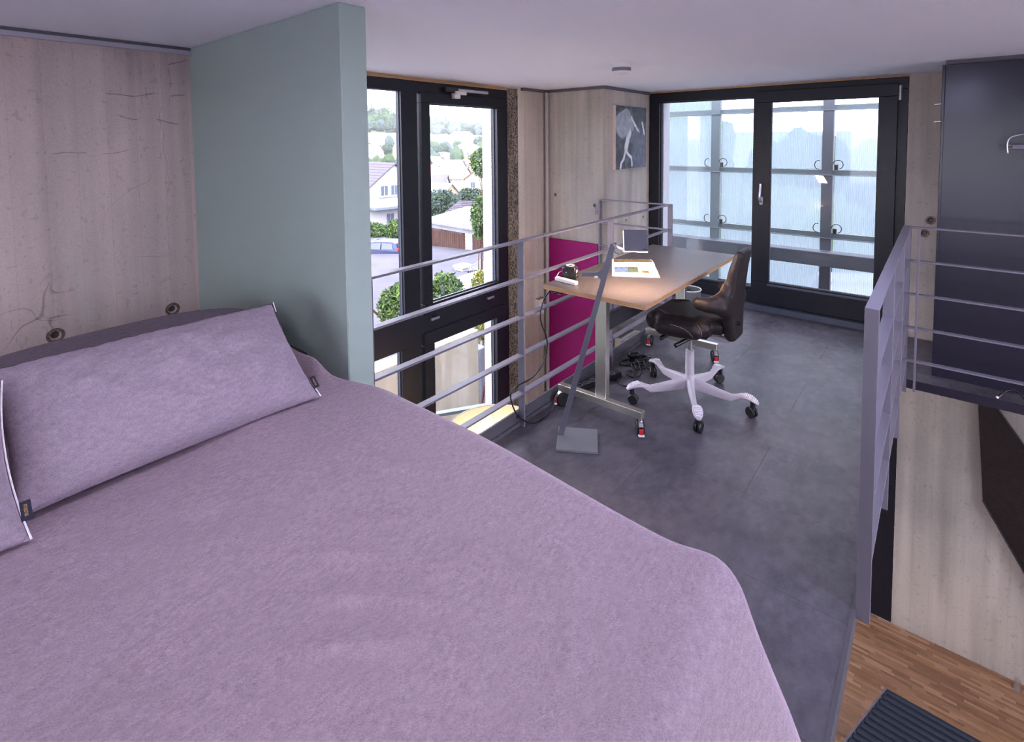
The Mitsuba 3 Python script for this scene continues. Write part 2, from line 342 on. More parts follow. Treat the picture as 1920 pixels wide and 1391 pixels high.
# left concrete wall with its anchor holes cut in
w = mani(box(-3.36, -3.11, -3.0, 1.11, LOW, 2.35))
for (y, z) in ((0.466, 0.733), (0.93, 0.735), (0.93, 1.95), (-0.4, 0.733)):
    if z < 1.9: w -= m3.Manifold.cylinder(0.05, 0.014, 0.024, 20).rotate([0, 90, 0]).translate([-3.14, y, z])
k = struct('wall_left', tri(w), 'concrete_left', label='raw concrete wall with hairline cracks behind the bed')
for (y, z) in ((0.466, 0.733), (0.93, 0.735)):
    ring = trimesh.creation.annulus(0.021, 0.034, 0.003, sections=20); ring.apply_transform(trimesh.transformations.rotation_matrix(math.pi/2, [0, 1, 0])); ring.apply_translation([-3.1112, y, z])
    obj('anchor_hole_rim', ring, 'rust_stain', k, 30)
    obj('anchor_hole_plug', cyl((-3.14, y, z), (-3.128, y, z), 0.018, 16), 'gap_dark', k, 30)
struct('trim_1', cbox(-3.11, -3.085, -3.0, 1.06, 2.062, 2.085), 'gap_light', label='pale edge strip under the ceiling along the left concrete wall')
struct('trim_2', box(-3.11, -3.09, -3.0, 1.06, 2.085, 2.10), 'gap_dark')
struct('wall_partition', cbox(-3.20, -1.688, 1.06, 1.17, LOW, 2.0999, 0.004), 'teal_paint', label='short teal painted partition beside the bed')
# lower part of the facade behind the partition
struct('wall_facade', cat(box(-3.36, -3.20, 1.165, 1.30, LOW, 2.35), box(-3.36, -3.20, 1.165, 3.75, 2.075, 2.35)), 'concrete_y')
# pier between the left window and the back-left corner
pier = prism([(-3.40, 3.745), (-3.2, 3.745), (-3.12, 3.85), (-3.10, 3.87), (-3.10, 4.22), (-2.452, 4.22), (-2.44, 4.232), (-2.44, 5.17), (-2.44, 5.46), (-2.62, 5.46), (-2.62, 4.62), (-3.40, 4.62)], LOW, 2.35)
pm = mani(pier)
for (x, z) in ((-2.989, 1.064), (-2.536, 0.99)):
    pm -= m3.Manifold.cylinder(0.05, 0.013, 0.020, 16).rotate([90, 0, 0]).translate([x, 4.255, z])
for (y, z) in ((4.662, 0.803), (5.041, 0.79)):
    pm -= m3.Manifold.cylinder(0.05, 0.013, 0.022, 16).rotate([0, -90, 0]).translate([-2.425, y, z])
k = struct('wall_pier', tri(pm), 'concrete_x', label='board-marked concrete pier between the tall window and the terrace door')
scene[k]['bsdf'] = {'type': 'ref', 'id': 'concrete_x'}
def plug(parent, c, ax):
    a = np.array(c, float); d = np.zeros(3); d[ax] = 0.008
    obj('anchor_hole_plug', cyl(a-d, a+d, 0.014, 14), 'gap_dark', parent, 30)
plug(k, (-2.989, 4.235, 1.064), 1); plug(k, (-2.536, 4.235, 0.99), 1); plug(k, (-2.455, 4.662, 0.803), 0); plug(k, (-2.455, 5.041, 0.79), 0)
pr = prism([(-3.1965, 3.7425), (-3.1365, 3.8225), (-3.141, 3.826), (-3.201, 3.746)], LOW, 2.09)
pv = trimesh.Trimesh(pr.vertices, pr.faces, process=False)
obj('washed_reveal', pv, 'exposed_aggregate', k, label='rough washed-out aggregate edge of the pier')
# dark-coloured strips standing in for the shadow gap between concrete and ceiling
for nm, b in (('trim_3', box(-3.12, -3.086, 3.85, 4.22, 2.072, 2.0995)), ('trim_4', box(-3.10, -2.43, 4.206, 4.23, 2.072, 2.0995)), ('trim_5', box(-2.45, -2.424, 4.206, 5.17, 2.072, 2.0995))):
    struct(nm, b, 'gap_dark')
obj_pipe = obj('corner_pipe', cyl((-3.062, 4.182, LOW), (-3.062, 4.182, 2.072), 0.019, 16), 'pipe_grey', None, 30)
tag(obj_pipe, 'thin grey vertical pipe in the inner corner of the concrete pier', 'pipe')
struct('ceiling', box(-3.36, 3.2, -3.2, 5.46, CEIL, 2.35), 'ceiling_paint')
# back wall right of the terrace door, going down past the gallery
bw = mani(box(-0.234, 3.2, 5.17, 5.46, LOW, 2.35))
for (x, z) in ((-0.071, 0.955), (-0.107, 0.85), (0.9, 0.955)):
    bw -= m3.Manifold.cylinder(0.05, 0.013, 0.026, 18).rotate([90, 0, 0]).translate([x, 5.205, z])
k = struct('wall_back', tri(bw), 'concrete_x', label='concrete wall right of the terrace door, running down to the parquet')
for (x, z) in ((-0.071, 0.955), (-0.107, 0.85)):
    plug(k, (x, 5.186, z), 1)
    ring = trimesh.creation.annulus(0.021, 0.033, 0.004, sections=20); ring.apply_transform(trimesh.transformations.rotation_matrix(math.pi/2, [1, 0, 0])); ring.apply_translation([x, 5.1695, z])
    obj('anchor_hole_rim', ring, 'rust_stain', k, 30)
for x in (0.02, 0.025, 0.03): pass
# walls out of sight; unseen openings right and behind, placed to light the room
struct('wall_right', cat(box(3.0, 3.2, -3.2, 5.17, LOW, -0.1), box(3.0, 3.2, -3.2, 5.17, 1.98, 2.35), box(3.0, 3.2, 3.9, 5.17, -0.1, 1.98), box(3.0, 3.2, -3.2, 0.8, -0.1, 1.98)), 'concrete_y')
struct('wall_front', cat(box(-3.36, 3.2, -3.2, -3.0, LOW, 0.0), box(-3.36, 3.2, -3.2, -3.0, 1.9, 2.35), box(-3.36, -1.6, -3.2, -3.0, 0.0, 1.9), box(1.6, 3.2, -3.2, -3.0, 0.0, 1.9)), 'concrete_x')
# ---- floors
fl = structroot('floor_loft', 'dark vinyl tile floor of the loft')
slab = cat(box(-3.11, -0.20, -3.0, 1.06, -0.10, -0.003), box(-1.817, -0.20, 1.06, 4.2, -0.10, -0.003), box(-2.44, -0.20, 4.2, 5.17, -0.10, -0.003))
obj('slab', slab, 'vinyl_seam', fl)
def tiles(x0, x1, y0, y1, sx, sy, ox, oy):
    i0, i1 = math.floor((x0-ox)/sx), math.ceil((x1-ox)/sx); j0, j1 = math.floor((y0-oy)/sy), math.ceil((y1-oy)/sy)
    for j in range(j0, j1):
        sh = 0.5*sx*(j % 2)
        for i in range(i0-1, i1+1):
            a, b = max(x0, ox+i*sx+sh), min(x1, ox+(i+1)*sx+sh); c, d = max(y0, oy+j*sy), min(y1, oy+(j+1)*sy)
            if b-a > 0.01 and d-c > 0.01: yield a+0.0003, b-0.0003, c+0.0003, d-0.0003
for (a, b, c, d) in tiles(-1.817, -0.20, 0.2, 4.2, 0.92, 0.46, -0.2, 0.10): obj('vinyl_tile', cbox(a, b, c, d, -0.004, 0, 0.0006), 'vinyl', fl)
for (a, b, c, d) in tiles(-2.44, -0.20, 4.2, 5.17, 0.92, 0.46, -0.2, 0.10): obj('vinyl_tile', cbox(a, b, c, d, -0.004, 0, 0.0006), 'vinyl', fl)
obj('edge_profile', cat(cbox(-0.20, -0.193, -3.0, 4.15, -0.11, 0.001, 0.001), cbox(-0.202, -0.188, -3.0, 4.15, -0.012, 0.003, 0.001)), 'edge_steel', fl)
struct('floor_gallery', cat(cbox(-0.193, 3.0, 4.15, 5.17, -0.02, 0.0, 0.002)), 'vinyl', label='dark floor of the gallery to the right of the loft')
struct('trim_6', cbox(-0.155, 3.0, 4.146, 4.152, -0.022, 0.034, 0.001), 'dark_steel', label='steel edge plate of the gallery')
fp = structroot('floor_lower', 'oak strip parquet of the lower floor')
obj('screed', cat(box(-3.2, 3.0, -3.0, 2.9, LOW-0.2, LOW), box(-3.2, -0.6, 2.9, 5.17, LOW-0.2, LOW), box(1.4, 3.0, 2.9, 5.17, LOW-0.2, LOW)), 'parquet_far', fp)
obj('underlay', box(-0.6, 1.4, 2.9, 5.17, LOW-0.2, LOW-0.012), 'vinyl_seam', fp)
# single parquet strips where the photograph shows them; strips run along x
strip_n, far_strips = 0, []
row, sw = 0, 0.0236
strips = []
y = 5.17
while y > 2.9:
    y1 = y; y -= sw; x = -0.6-rng.uniform(0, 0.17)
    while x < 1.4:
        L = 0.19; a, b = max(x, -0.6), min(x+L, 1.4); x += L
        if b-a > 0.01: strips.append((a+0.0004, b-0.0004, max(y, 2.9)+0.0004, y1-0.0004, int(rng.integers(0, 5))))
def near_view(s):
    cx, cy = (s[0]+s[1])/2, (s[2]+s[3])/2
    return abs((cx-0.05)/0.55)+abs((cy-4.75)/0.6)
order = sorted(range(len(strips)), key=lambda i: near_view(strips[i])); keep = set(order[:260])
rest = [[] for _ in range(5)]
for i, s in enumerate(strips):
    m = cbox(s[0], s[1], s[2], s[3], LOW-0.012, LOW, 0.0006) if i in keep else box(s[0], s[1], s[2], s[3], LOW-0.012, LOW)
    if i in keep: obj('parquet_strip', m, f'parquet_{s[4]}', fp)
    else: rest[s[4]].append(m)
for i, ms in enumerate(rest):
    kk = obj('parquet_field', cat(*ms), f'parquet_{i}', fp); labels[kk] = {'kind': 'stuff'}

# ---- tall window on the left (two storeys of panes), frame face at x = -3.2
wn = structroot('window_1', 'tall black framed window with two panes above and two below')
def wbar(y0, y1, z0, z1, x0=-3.28, x1=-3.20, c=0.003): return cbox(x0, x1, y0, y1, z0, z1, c)
obj('frame', cat(wbar(1.20, 3.745, 1.985, 2.072), wbar(1.20, 1.29, LOW, 1.99), wbar(3.66, 3.745, LOW, 1.99), wbar(2.535, 2.665, LOW, 1.99), wbar(1.20, 3.745, 0.05, 0.21), wbar(1.20, 3.745, LOW, LOW+0.12)), 'frame_black', wn)
def sash(y0, y1, z0, z1, t=0.085, x0=-3.27, x1=-3.188):
    return cat(wbar(y0, y1, z1-t, z1, x0, x1), wbar(y0, y1, z0, z0+t, x0, x1), wbar(y0, y0+t, z0+t, z1-t, x0, x1), wbar(y1-t, y1, z0+t, z1-t, x0, x1))
obj('sash', sash(2.70, 3.675, 0.205, 1.99), 'frame_black', wn)
obj('sash', sash(1.27, 2.545, 0.205, 2.03, 0.035, -3.27, -3.20), 'frame_black', wn)
obj('sash', sash(2.69, 3.665, -2.36, 0.06, 0.105), 'frame_black', wn)
obj('sash', sash(1.27, 2.545, -2.36, 0.06, 0.07, -3.27, -3.20), 'frame_black', wn)
for (y0, y1, z0, z1) in ((1.30, 2.515, 0.24, 1.995), (2.782, 3.592, 0.288, 1.907), (2.795, 3.562, -2.26, -0.043), (1.335, 2.478, -2.29, -0.008)):
    obj('pane', box(-3.241, -3.239, y0, y1, z0, z1) if False else trimesh.Trimesh([[-3.24, y0, z0], [-3.24, y1, z0], [-3.24, y1, z1], [-3.24, y0, z1]], [[0, 1, 2], [0, 2, 3]]), 'glass', wn)
    g = 0.012
    obj('glazing_bead', cat(box(-3.236, -3.226, y0-.004, y1+.004, z1-g, z1+.004), box(-3.236, -3.226, y0-.004, y1+.004, z0-.004, z0+g), box(-3.236, -3.226, y0-.004, y0+g, z0, z1), box(-3.236, -3.226, y1-g, y1+.004, z0, z1)), 'gasket', wn)
for (y, z) in ((2.79, 0.165), (3.46, 0.175)):
    obj('latch', cat(cbox(-3.19, -3.165, y-0.045, y+0.045, z-0.010, z+0.010, .003), cyl((-3.2, y-.02, z), (-3.165, y-.02, z), 0.012, 12)), 'silver', wn)
cl = thing('door_closer', 'silver door closer arm with black end on the top of the tall window sash', 'door closer')
obj('body', cbox(-3.188, -3.150, 2.93, 3.42, 2.005, 2.045, .004), 'black_metal', cl)
obj('slide_rail', cbox(-3.150, -3.128, 3.05, 3.41, 2.010, 2.034, .003), 'silver', cl)
obj('arm_bracket', cat(cbox(-3.150, -3.125, 3.02, 3.14, 1.985, 2.015, .003), cbox(-3.188, -3.150, 3.02, 3.09, 1.955, 2.0, .003)), 'white_plastic', cl)
struct('trim_7', cbox(-3.215, -3.195, 1.2, 3.745, 2.072, 2.0995, .001), 'plywood_edge', label='pale wood strip between window frame and ceiling')
struct('trim_8', cbox(-3.43, -3.29, 3.64, 3.75, LOW, 2.35, .002), 'white_render', label='white rendered outer reveal of the tall window')

# ---- terrace door, frame face at y = 5.17
dn = structroot('door_1', 'black framed sliding terrace door with two panes')
def dbar(x0, x1, z0, z1, y0=5.17, y1=5.27, c=0.003): return cbox(x0, x1, y0, y1, z0, z1, c)
obj('frame', cat(dbar(-2.44, -0.234, 1.99, 2.085), dbar(-2.44, -2.325, 0.0, 1.99), dbar(-0.32, -0.234, 0.0, 1.99), dbar(-2.44, -0.234, 0.0, 0.16), dbar(-1.40, -1.31, 0.1, 1.99, 5.2, 5.27)), 'frame_black', dn)
def dsash(x0, x1, z0, z1, l, r, t, b, y0, y1): return cat(dbar(x0, x1, z1-t, z1, y0, y1), dbar(x0, x1, z0, z0+b, y0, y1), dbar(x0, x0+l, z0+b, z1-t, y0, y1), dbar(x1-r, x1, z0+b, z1-t, y0, y1))
obj('sliding_sash', dsash(-1.385, -0.300, 0.065, 2.035, 0.15, 0.125, 0.10, 0.21, 5.135, 5.20), 'frame_black', dn)
obj('fixed_sash', dsash(-2.335, -1.375, 0.155, 1.995, 0.02, 0.02, 0.01, 0.035, 5.20, 5.26), 'frame_black', dn)
for (x0, x1, z0, z1, y) in ((-1.240, -0.420, 0.27, 1.94, 5.17), (-2.32, -1.39, 0.185, 1.99, 5.235)):
    obj('pane', trimesh.Trimesh([[x0, y, z0], [x1, y, z0], [x1, y, z1], [x0, y, z1]], [[0, 1, 2], [0, 2, 3]]), 'glass', dn)
    obj('glazing_bead', cat(box(x0, x1, y-.016, y-.004, z1-.010, z1+.002), box(x0, x1, y-.016, y-.004, z0-.002, z0+.010), box(x0-.002, x0+.010, y-.016, y-.004, z0, z1), box(x1-.010, x1+.002, y-.016, y-.004, z0, z1)), 'gasket', dn)
hd = obj('handle', cat(tube(smooth_path([(-1.305, 5.095, 1.19), (-1.305, 5.085, 1.12), (-1.305, 5.085, 1.04), (-1.302, 5.10, 1.02)], 5), 0.011, 10), cbox(-1.322, -1.288, 5.122, 5.136, 0.99, 1.07, .006), cyl((-1.305, 5.13, 1.03), (-1.305, 5.09, 1.03), 0.012, 12)), 'silver', dn, 40, label='white metal lever handle of the sliding sash')
obj('top_fitting', cat(cbox(-0.300, -0.275, 5.135, 5.17, 1.90, 2.02, .004), cyl((-0.287, 5.128, 1.905), (-0.287, 5.128, 2.015), 0.009, 10)), 'silver', dn, 40)
obj('drip_profile', cbox(-1.24, -0.42, 5.118, 5.137, 0.245, 0.262, .002), 'gasket', dn)
struct('trim_9', cbox(-2.44, -0.234, 5.10, 5.17, 0.0, 0.055, .003), 'gasket', label='metal threshold below the terrace door')
struct('trim_10', cbox(-2.44, -0.234, 5.16, 5.18, 2.085, 2.0995, .001), 'plywood_edge')
struct('trim_11', box(-2.44, -2.335, 5.275, 5.46, LOW, 2.35), 'white_render', label='white outer reveal of the terrace door')
struct('wall_lintel', box(-2.62, -0.234, 5.28, 5.46, 2.10, 2.35), 'white_render')
# lower storey below the terrace door: black frame, wide right stile standing in for the dark inside
d2 = structroot('window_2', 'black framed window of the lower floor under the terrace door')
obj('frame', cat(dbar(-2.44, -0.234, -0.30, -0.10), dbar(-2.44, -2.33, LOW, -0.3), dbar(-0.62, -0.234, LOW, -0.3), dbar(-1.40, -1.28, LOW, -0.3), dbar(-2.44, -0.234, LOW, LOW+0.14)), 'frame_black', d2)
for (x0, x1) in ((-2.33, -1.40), (-1.28, -0.62)):
    obj('pane', trimesh.Trimesh([[x0, 5.23, LOW+.14], [x1, 5.23, LOW+.14], [x1, 5.23, -0.3], [x0, 5.23, -0.3]], [[0, 1, 2], [0, 2, 3]]), 'glass', d2)

# ---- railings: flat bars lying, posts standing across
ZR = [1.055, 0.842, 0.629, 0.414, 0.199]
rl = thing('left_railing'[5:], 'grey steel railing of flat bars between bed and desk, along the tall window', 'railing')
XR = -1.80
obj('top_rail', cbox(XR-.02, XR+.02, 1.17, 4.24, ZR[0]-.010, ZR[0], .0015), 'steel_paint', rl)
for z in ZR[1:]: obj('rail', cbox(XR-.02, XR+.02, 1.17, 4.23, z-.010, z, .0015), 'steel_paint', rl)
for y in (1.23, 2.21, 3.21, 4.234): obj('post', cbox(XR-.0205, XR+.0205, y-.006, y+.006, -0.02, ZR[0]-.0005, .0015), 'steel_paint', rl)
obj('return_rail', cbox(-2.47, XR, 4.185, 4.225, ZR[0]-.010, ZR[0], .0015), 'steel_paint', rl)
for z in ZR[1:]: obj('return_rail', cbox(-2.47, XR-.02, 4.185, 4.225, z-.010, z, .0015), 'steel_paint', rl)
obj('post', cbox(-2.476, -2.464, 4.185, 4.2255, -0.1, ZR[0]-.0005, .0015), 'steel_paint', rl)
obj('wall_bracket', cat(cbox(-2.53, -2.476, 4.213, 4.219, 0.905, 0.965, .001), cyl((-2.505, 4.213, 0.935), (-2.505, 4.208, 0.935), 0.010, 12)), 'steel_paint', rl)
kp = obj('kick_plate', cat(cbox(-1.829, -1.817, 1.17, 4.24, -0.12, 0.088, .0015), cbox(-1.817, -1.806, 1.17, 4.18, 0.0, 0.022, .001)), 'edge_steel', rl)
for y in (2.26, 2.19): obj('bolt', lathe([(0, 0), (0.012, 0), (0.011, .004), (0.006, .008), (0, .009)], 14).apply_transform(trimesh.transformations.rotation_matrix(math.pi/2, [0, 1, 0])).apply_translation([-1.817, y, 0.058]), 'dark_steel', rl, 40)
# right railing
rr = thing('railing', 'grey steel railing of flat bars along the open right edge of the loft floor', 'railing')
XB = -0.169; Y0, Y1 = 2.02, 4.10; ZT = 1.045
ZQ = [ZT, ZT-.213, ZT-.426, ZT-.640, ZT-.853]
obj('top_rail', cbox(XB-.02, XB+.02, Y0, Y1, ZQ[0]-.010, ZQ[0], .0015), 'steel_paint', rr)
for z in ZQ[1:]: obj('rail', cbox(XB-.02, XB+.02, Y0+.012, Y1, z-.010, z, .0015), 'steel_paint', rr)
for y in (Y0+.006, 2.72, 3.42, Y1-.006): obj('post', cbox(XB-.0205, XB+.0205, y-.006, y+.006, -0.03, ZQ[0]-.0005, .0015), 'steel_paint', rr)
# gallery railing
rg = thing('railing', 'thin grey railing in front of the black panel on the gallery', 'railing')
obj('top_rail', cbox(XB+.02, 2.95, Y1-.04, Y1, ZQ[0]-.010, ZQ[0], .0015), 'steel_paint', rg)
for z in ZQ[1:]: obj('rail', cbox(XB+.02, 2.95, Y1-.04, Y1, z-.010, z, .0015), 'steel_paint', rg)
for x in (-0.108, 1.1, 2.2): obj('post', cbox(x-.006, x+.006, Y1-.0405, Y1+.0005, -0.005, ZQ[0]-.0005, .0015), 'steel_paint', rg)

# ---- gallery: black steel panel, shelf, cord, concrete below
pn = thing('wall_panel', 'tall black steel panel standing on the gallery right of the terrace door', 'panel')
obj('panel_sheet', cbox(-0.012, 2.6, 4.38, 4.40, 0.012, 2.07, .002), 'dark_steel', pn)
obj('edge_flange', cat(cbox(-0.028, -0.012, 4.378, 4.43, 1.72, 2.07, .002), cbox(-0.026, -0.010, 4.379, 4.43, 0.012, 1.715, .002)), 'dark_steel', pn)
for z in (1.82, 1.705): obj('hinge_pin', cat(cyl((-0.055, 4.40, z), (-0.022, 4.40, z), 0.006, 10), cyl((-0.062, 4.40, z-.002), (-0.048, 4.40, z-.002), 0.009, 10)), 'silver', pn, 40)
struct('trim_12', box(-0.01, 3.0, 4.40, 4.46, 2.06, 2.0995), 'gap_dark')
sh = thing('wall_shelf', 'small grey shelf on bent silver wire brackets, on the black panel', 'shelf')
for x in (0.284, 0.90):
    obj('wire_bracket', tube(smooth_path([(x, 4.16, 1.505), (x, 4.16, 1.582), (x+.006, 4.16, 1.594), (x+.05, 4.16, 1.613), (x+.16, 4.16, 1.668), (x+.28, 4.165, 1.728), (x+.30, 4.20, 1.74), (x+.30, 4.378, 1.742)], 5), 0.004, 8), 'silver', sh, True)
    obj('bracket_foot', cat(cyl((x, 4.16, 1.535), (x+.016, 4.16, 1.535), 0.004, 8), cyl((x, 4.16, 1.552), (x+.016, 4.16, 1.552), 0.004, 8)), 'silver', sh)
obj('board', cbox(0.302, 0.89, 4.15, 4.378, 1.530, 1.556, .002), 'steel_paint', sh)
cd = thing('cord', 'black cord with a white tip hanging over the gallery edge', 'cord')
obj('cable', tube(smooth_path([(0.44, 4.20, 0.02), (0.40, 4.16, 0.075), (0.36, 4.13, 0.12), (0.33, 4.10, 0.125), (0.30, 4.075, 0.10)], 6), 0.0045, 8), 'black_plastic', cd, True)
obj('plug', cyl((0.300, 4.075, 0.10), (0.283, 4.06, 0.085), 0.008, 12), 'black_plastic', cd, 40)
obj('tip', cyl((0.283, 4.06, 0.085), (0.277, 4.055, 0.080), 0.007, 12), 'white_plastic', cd, 40)
ld = thing('wall_board', 'dark brown angular board with black edge strips on the concrete below the gallery', 'board')
obj('sheet', prism([(0.225, -0.03), (0.298, -1.117), (0.72, -1.888), (1.6, -2.2), (1.6, -1.30), (0.77, -1.02), (0.22, -0.18)], 5.10, 5.13, 'y'), 'leather', ld)
obj('edge_strip', bar((0.298, 5.095, -1.117), (0.72, 5.095, -1.888), 0.010, 0.016, (0, 1, 0)), 'black_metal', ld)
obj('edge_strip', bar((0.23, 5.095, -0.198), (0.77, 5.095, -1.02), 0.010, 0.016, (0, 1, 0)), 'black_metal', ld)
ft = obj('door_stop', lathe([(0, 0), (0.024, 0), (0.024, .02), (0.018, .045), (0.02, .07), (0, .075)], 18, (0.53, 5.10, LOW)), 'silver', None, 40)
tag(ft, 'small grey metal door stop on the parquet at the foot of the concrete wall', 'door stop')
# ================================================================== the bed
bed = thing('bed', 'bed with dark frame and mattress under the mauve duvet', 'bed')
obj('frame', cat(cbox(-2.50, -0.36, -0.95, 1.0, 0.16, 0.36, .01)), 'black_wood', bed)
for (x, y) in ((-2.42, 0.94), (-0.44, 0.94), (-2.42, -0.89), (-0.44, -0.89)): obj('leg', cbox(x-.03, x+.03, y-.03, y+.03, 0.0, 0.16, .004), 'black_wood', bed)
obj('mattress', cbox(-2.46, -0.42, -0.92, 0.97, 0.362, 0.715, .04), 'mattress_white', bed, 40)
obj('headboard', cbox(-2.56, -2.50, -0.95, 1.03, 0.0, 0.80, .01), 'black_wood', bed)
obj('headboard_end', cbox(-2.495, -1.93, 0.985, 1.035, 0.365, 0.775, .012), 'black_wood', bed)

def sstep(a, b, x):
    t = np.clip((x-a)/(b-a), 0, 1); return t*t*(3-2*t)
def duvet_mesh():
    X0, X1, Yn, Yf, ZT_ = -2.30, -0.268, -1.2, 1.02, 0.765
    gx = np.arange(X0, X1+0.62, 0.0125); gy = np.arange(Yn, Yf+0.40, 0.0125)
    x, y = np.meshgrid(gx, gy, indexing='ij')
    hx, hy, R = 3.0, 3.0, 0.07
    cx, cy = X1-hx, Yf-hy                      # only the foot end and the far side are edges
    qx, qy = np.abs(x-cx)-hx+R, np.abs(y-cy)-hy+R
    mx, my = np.maximum(qx, 0), np.maximum(qy, 0)
    ln = np.hypot(mx, my); d = ln+np.minimum(np.maximum(qx, qy), 0)-R
    nx = np.where(ln > 1e-9, mx/np.maximum(ln, 1e-9), (qx > qy)*1.0); ny = np.where(ln > 1e-9, my/np.maximum(ln, 1e-9), (qx <= qy)*1.0)
    r = 0.075; s = d+r*0.8
    amax = 1.57-0.33*sstep(0.05, 0.6, nx)
    a = np.clip(s/r, 0, amax); L = np.maximum(s-r*amax, 0)
    out = np.where(s > 0, r*np.sin(a)+L*np.cos(amax)-s, 0); down = np.where(s > 0, r*(1-np.cos(a))+L*np.sin(amax), 0)
    P = np.stack([x+out*nx, y+out*ny, ZT_-down], -1)
    Q = np.stack([x, y, x*0], -1)
    top = 1-sstep(0.0, 0.05, s)
    n1 = meshkit.fbm(Q*3.0+11, 3, 1)-0.5; n2 = meshkit.fbm(Q*np.array([16., 9, 1])+3, 3, 5)-0.5
    dz = 0.022*n1+0.0055*n2
    # soft creases fanning over the middle of the bed
    wob = 0.05*(meshkit.fbm(Q*5.0, 2, 9)-0.5)
    for (ax, ay, bx, by, am, wd) in ((-0.98, 0.52, -0.72, 0.66, .008, .012), (-0.90, 0.46, -0.62, 0.62, .009, .014), (-0.84, 0.38, -0.60, 0.56, .006, .012), (-0.70, 0.64, -0.52, 0.52, .006, .012), (-0.78, 0.74, -0.55, 0.72, .007, .013), (-1.02, 0.62, -0.88, 0.70, .005, .01), (-0.62, 0.40, -0.46, 0.34, .005, .014), (-0.72, 0.30, -0.50, 0.20, .005, .014), (-1.2, 0.75, -0.9, 0.88, .005, .014), (-0.55, 0.85, -0.42, 0.6, .006, .016)):
        ux, uy = bx-ax, by-ay; l2 = ux*ux+uy*uy
        h = np.clip(((x-ax)*ux+(y-ay)*uy)/l2, 0, 1); dd = np.hypot(x-ax-ux*h, y-ay-uy*h+wob*1.2)
        dz += 1.3*am*np.exp(-(dd/wd)**2)*np.sin(np.pi*np.clip(h, 0.02, 0.98))**0.6
    # folded roll along the far side near the pillows
    ridge = np.exp(-((y-(0.985+0.02*np.sin(x*9)))/0.05)**2)*sstep(-2.12, -1.98, x)*(1-sstep(-1.80, -1.62, x))
    dz += 0.070*ridge-0.030*np.exp(-((y-0.91-0.03*np.sin(x*7))/0.014)**2)*sstep(-2.02, -1.9, x)*(1-sstep(-1.78, -1.66, x))
    P[..., 2] += dz*np.where(s > 0, top, 1)
    P[..., 1] += 0.055*sstep(-1.72, -1.45, x)*(1-0.75*sstep(-1.1, -0.36, x))*sstep(-0.05, 0.0, s)
    P[..., 2] += 0.020*np.exp(-((x+0.33)/0.07)**2-((y-0.97)/0.09)**2)
    # hanging folds
    per = np.arctan2(ny, nx)*0.25+x*0.6-y; hang = sstep(0.06, 0.4, s)
    wav = np.sin(per*17+2*n1*5)*0.012*hang+0.03*n1*hang
    P[..., 0] += wav*nx; P[..., 1] += wav*ny
    P[..., 1] = np.where(P[..., 0] < -1.66, np.minimum(P[..., 1], 1.052), P[..., 1]); P[..., 2] = np.maximum(P[..., 2], 0.012)
    return grid_mesh(P)
dv = obj('duvet', duvet_mesh(), 'duvet_fabric', None, True)
tag(dv, 'large mauve melange duvet spread smooth over the bed, hanging down at the foot end', 'duvet')

def cushion(w, h, t, p=2.4, n=56, m=40, pinch=0.02, seed=0, sag=0.0):
    """flat pillow in local (u across, v up, n thick), corners drawn out"""
    u = np.linspace(-1, 1, n); v = np.linspace(-1, 1, m); U, V = np.meshgrid(u, v, indexing='ij')
    prof = np.clip((1-np.abs(U)**p), 0, 1)**0.62*np.clip((1-np.abs(V)**p), 0, 1)**0.62
    cxn = 1-pinch*2.2*(1-V**2)*np.abs(U)**3; cyn = 1-pinch*2.8*(1-U**2)*np.abs(V)**3
    Q = np.stack([U*w*5, V*h*5, U*0+seed], -1)
    wr = (meshkit.fbm(Q*2.0, 3, seed)-0.5)
    edge = np.exp(-((1-np.maximum(np.abs(U), np.abs(V)))/0.16)**2)
    puck = np.sin((U*np.where(np.abs(V) > np.abs(U), 1, 0)*w+V*np.where(np.abs(V) > np.abs(U), 0, 1)*h)*75+seed)*0.004*edge*(1-edge*0.6)
    front = prof*t/2*(1+0.22*wr)+puck*(prof > 0.02)+wr*0.010*prof
    back = -prof*t/2*(1-0.15*wr)
    Pf = np.stack([U*w/2*cxn, V*h/2*cyn, front], -1); Pb = np.stack([U*w/2*cxn, V*h/2*cyn, back], -1)
    a, b = grid_mesh(Pf), grid_mesh(Pb); b.invert(); c = trimesh.util.concatenate([a, b]); c.merge_vertices(); return c, Pf
def place_frame(m, o, U, V, N):
    k = np.eye(4); k[:3, 0], k[:3, 1], k[:3, 2], k[:3, 3] = U, V, N, o
    m.apply_transform(k); return k
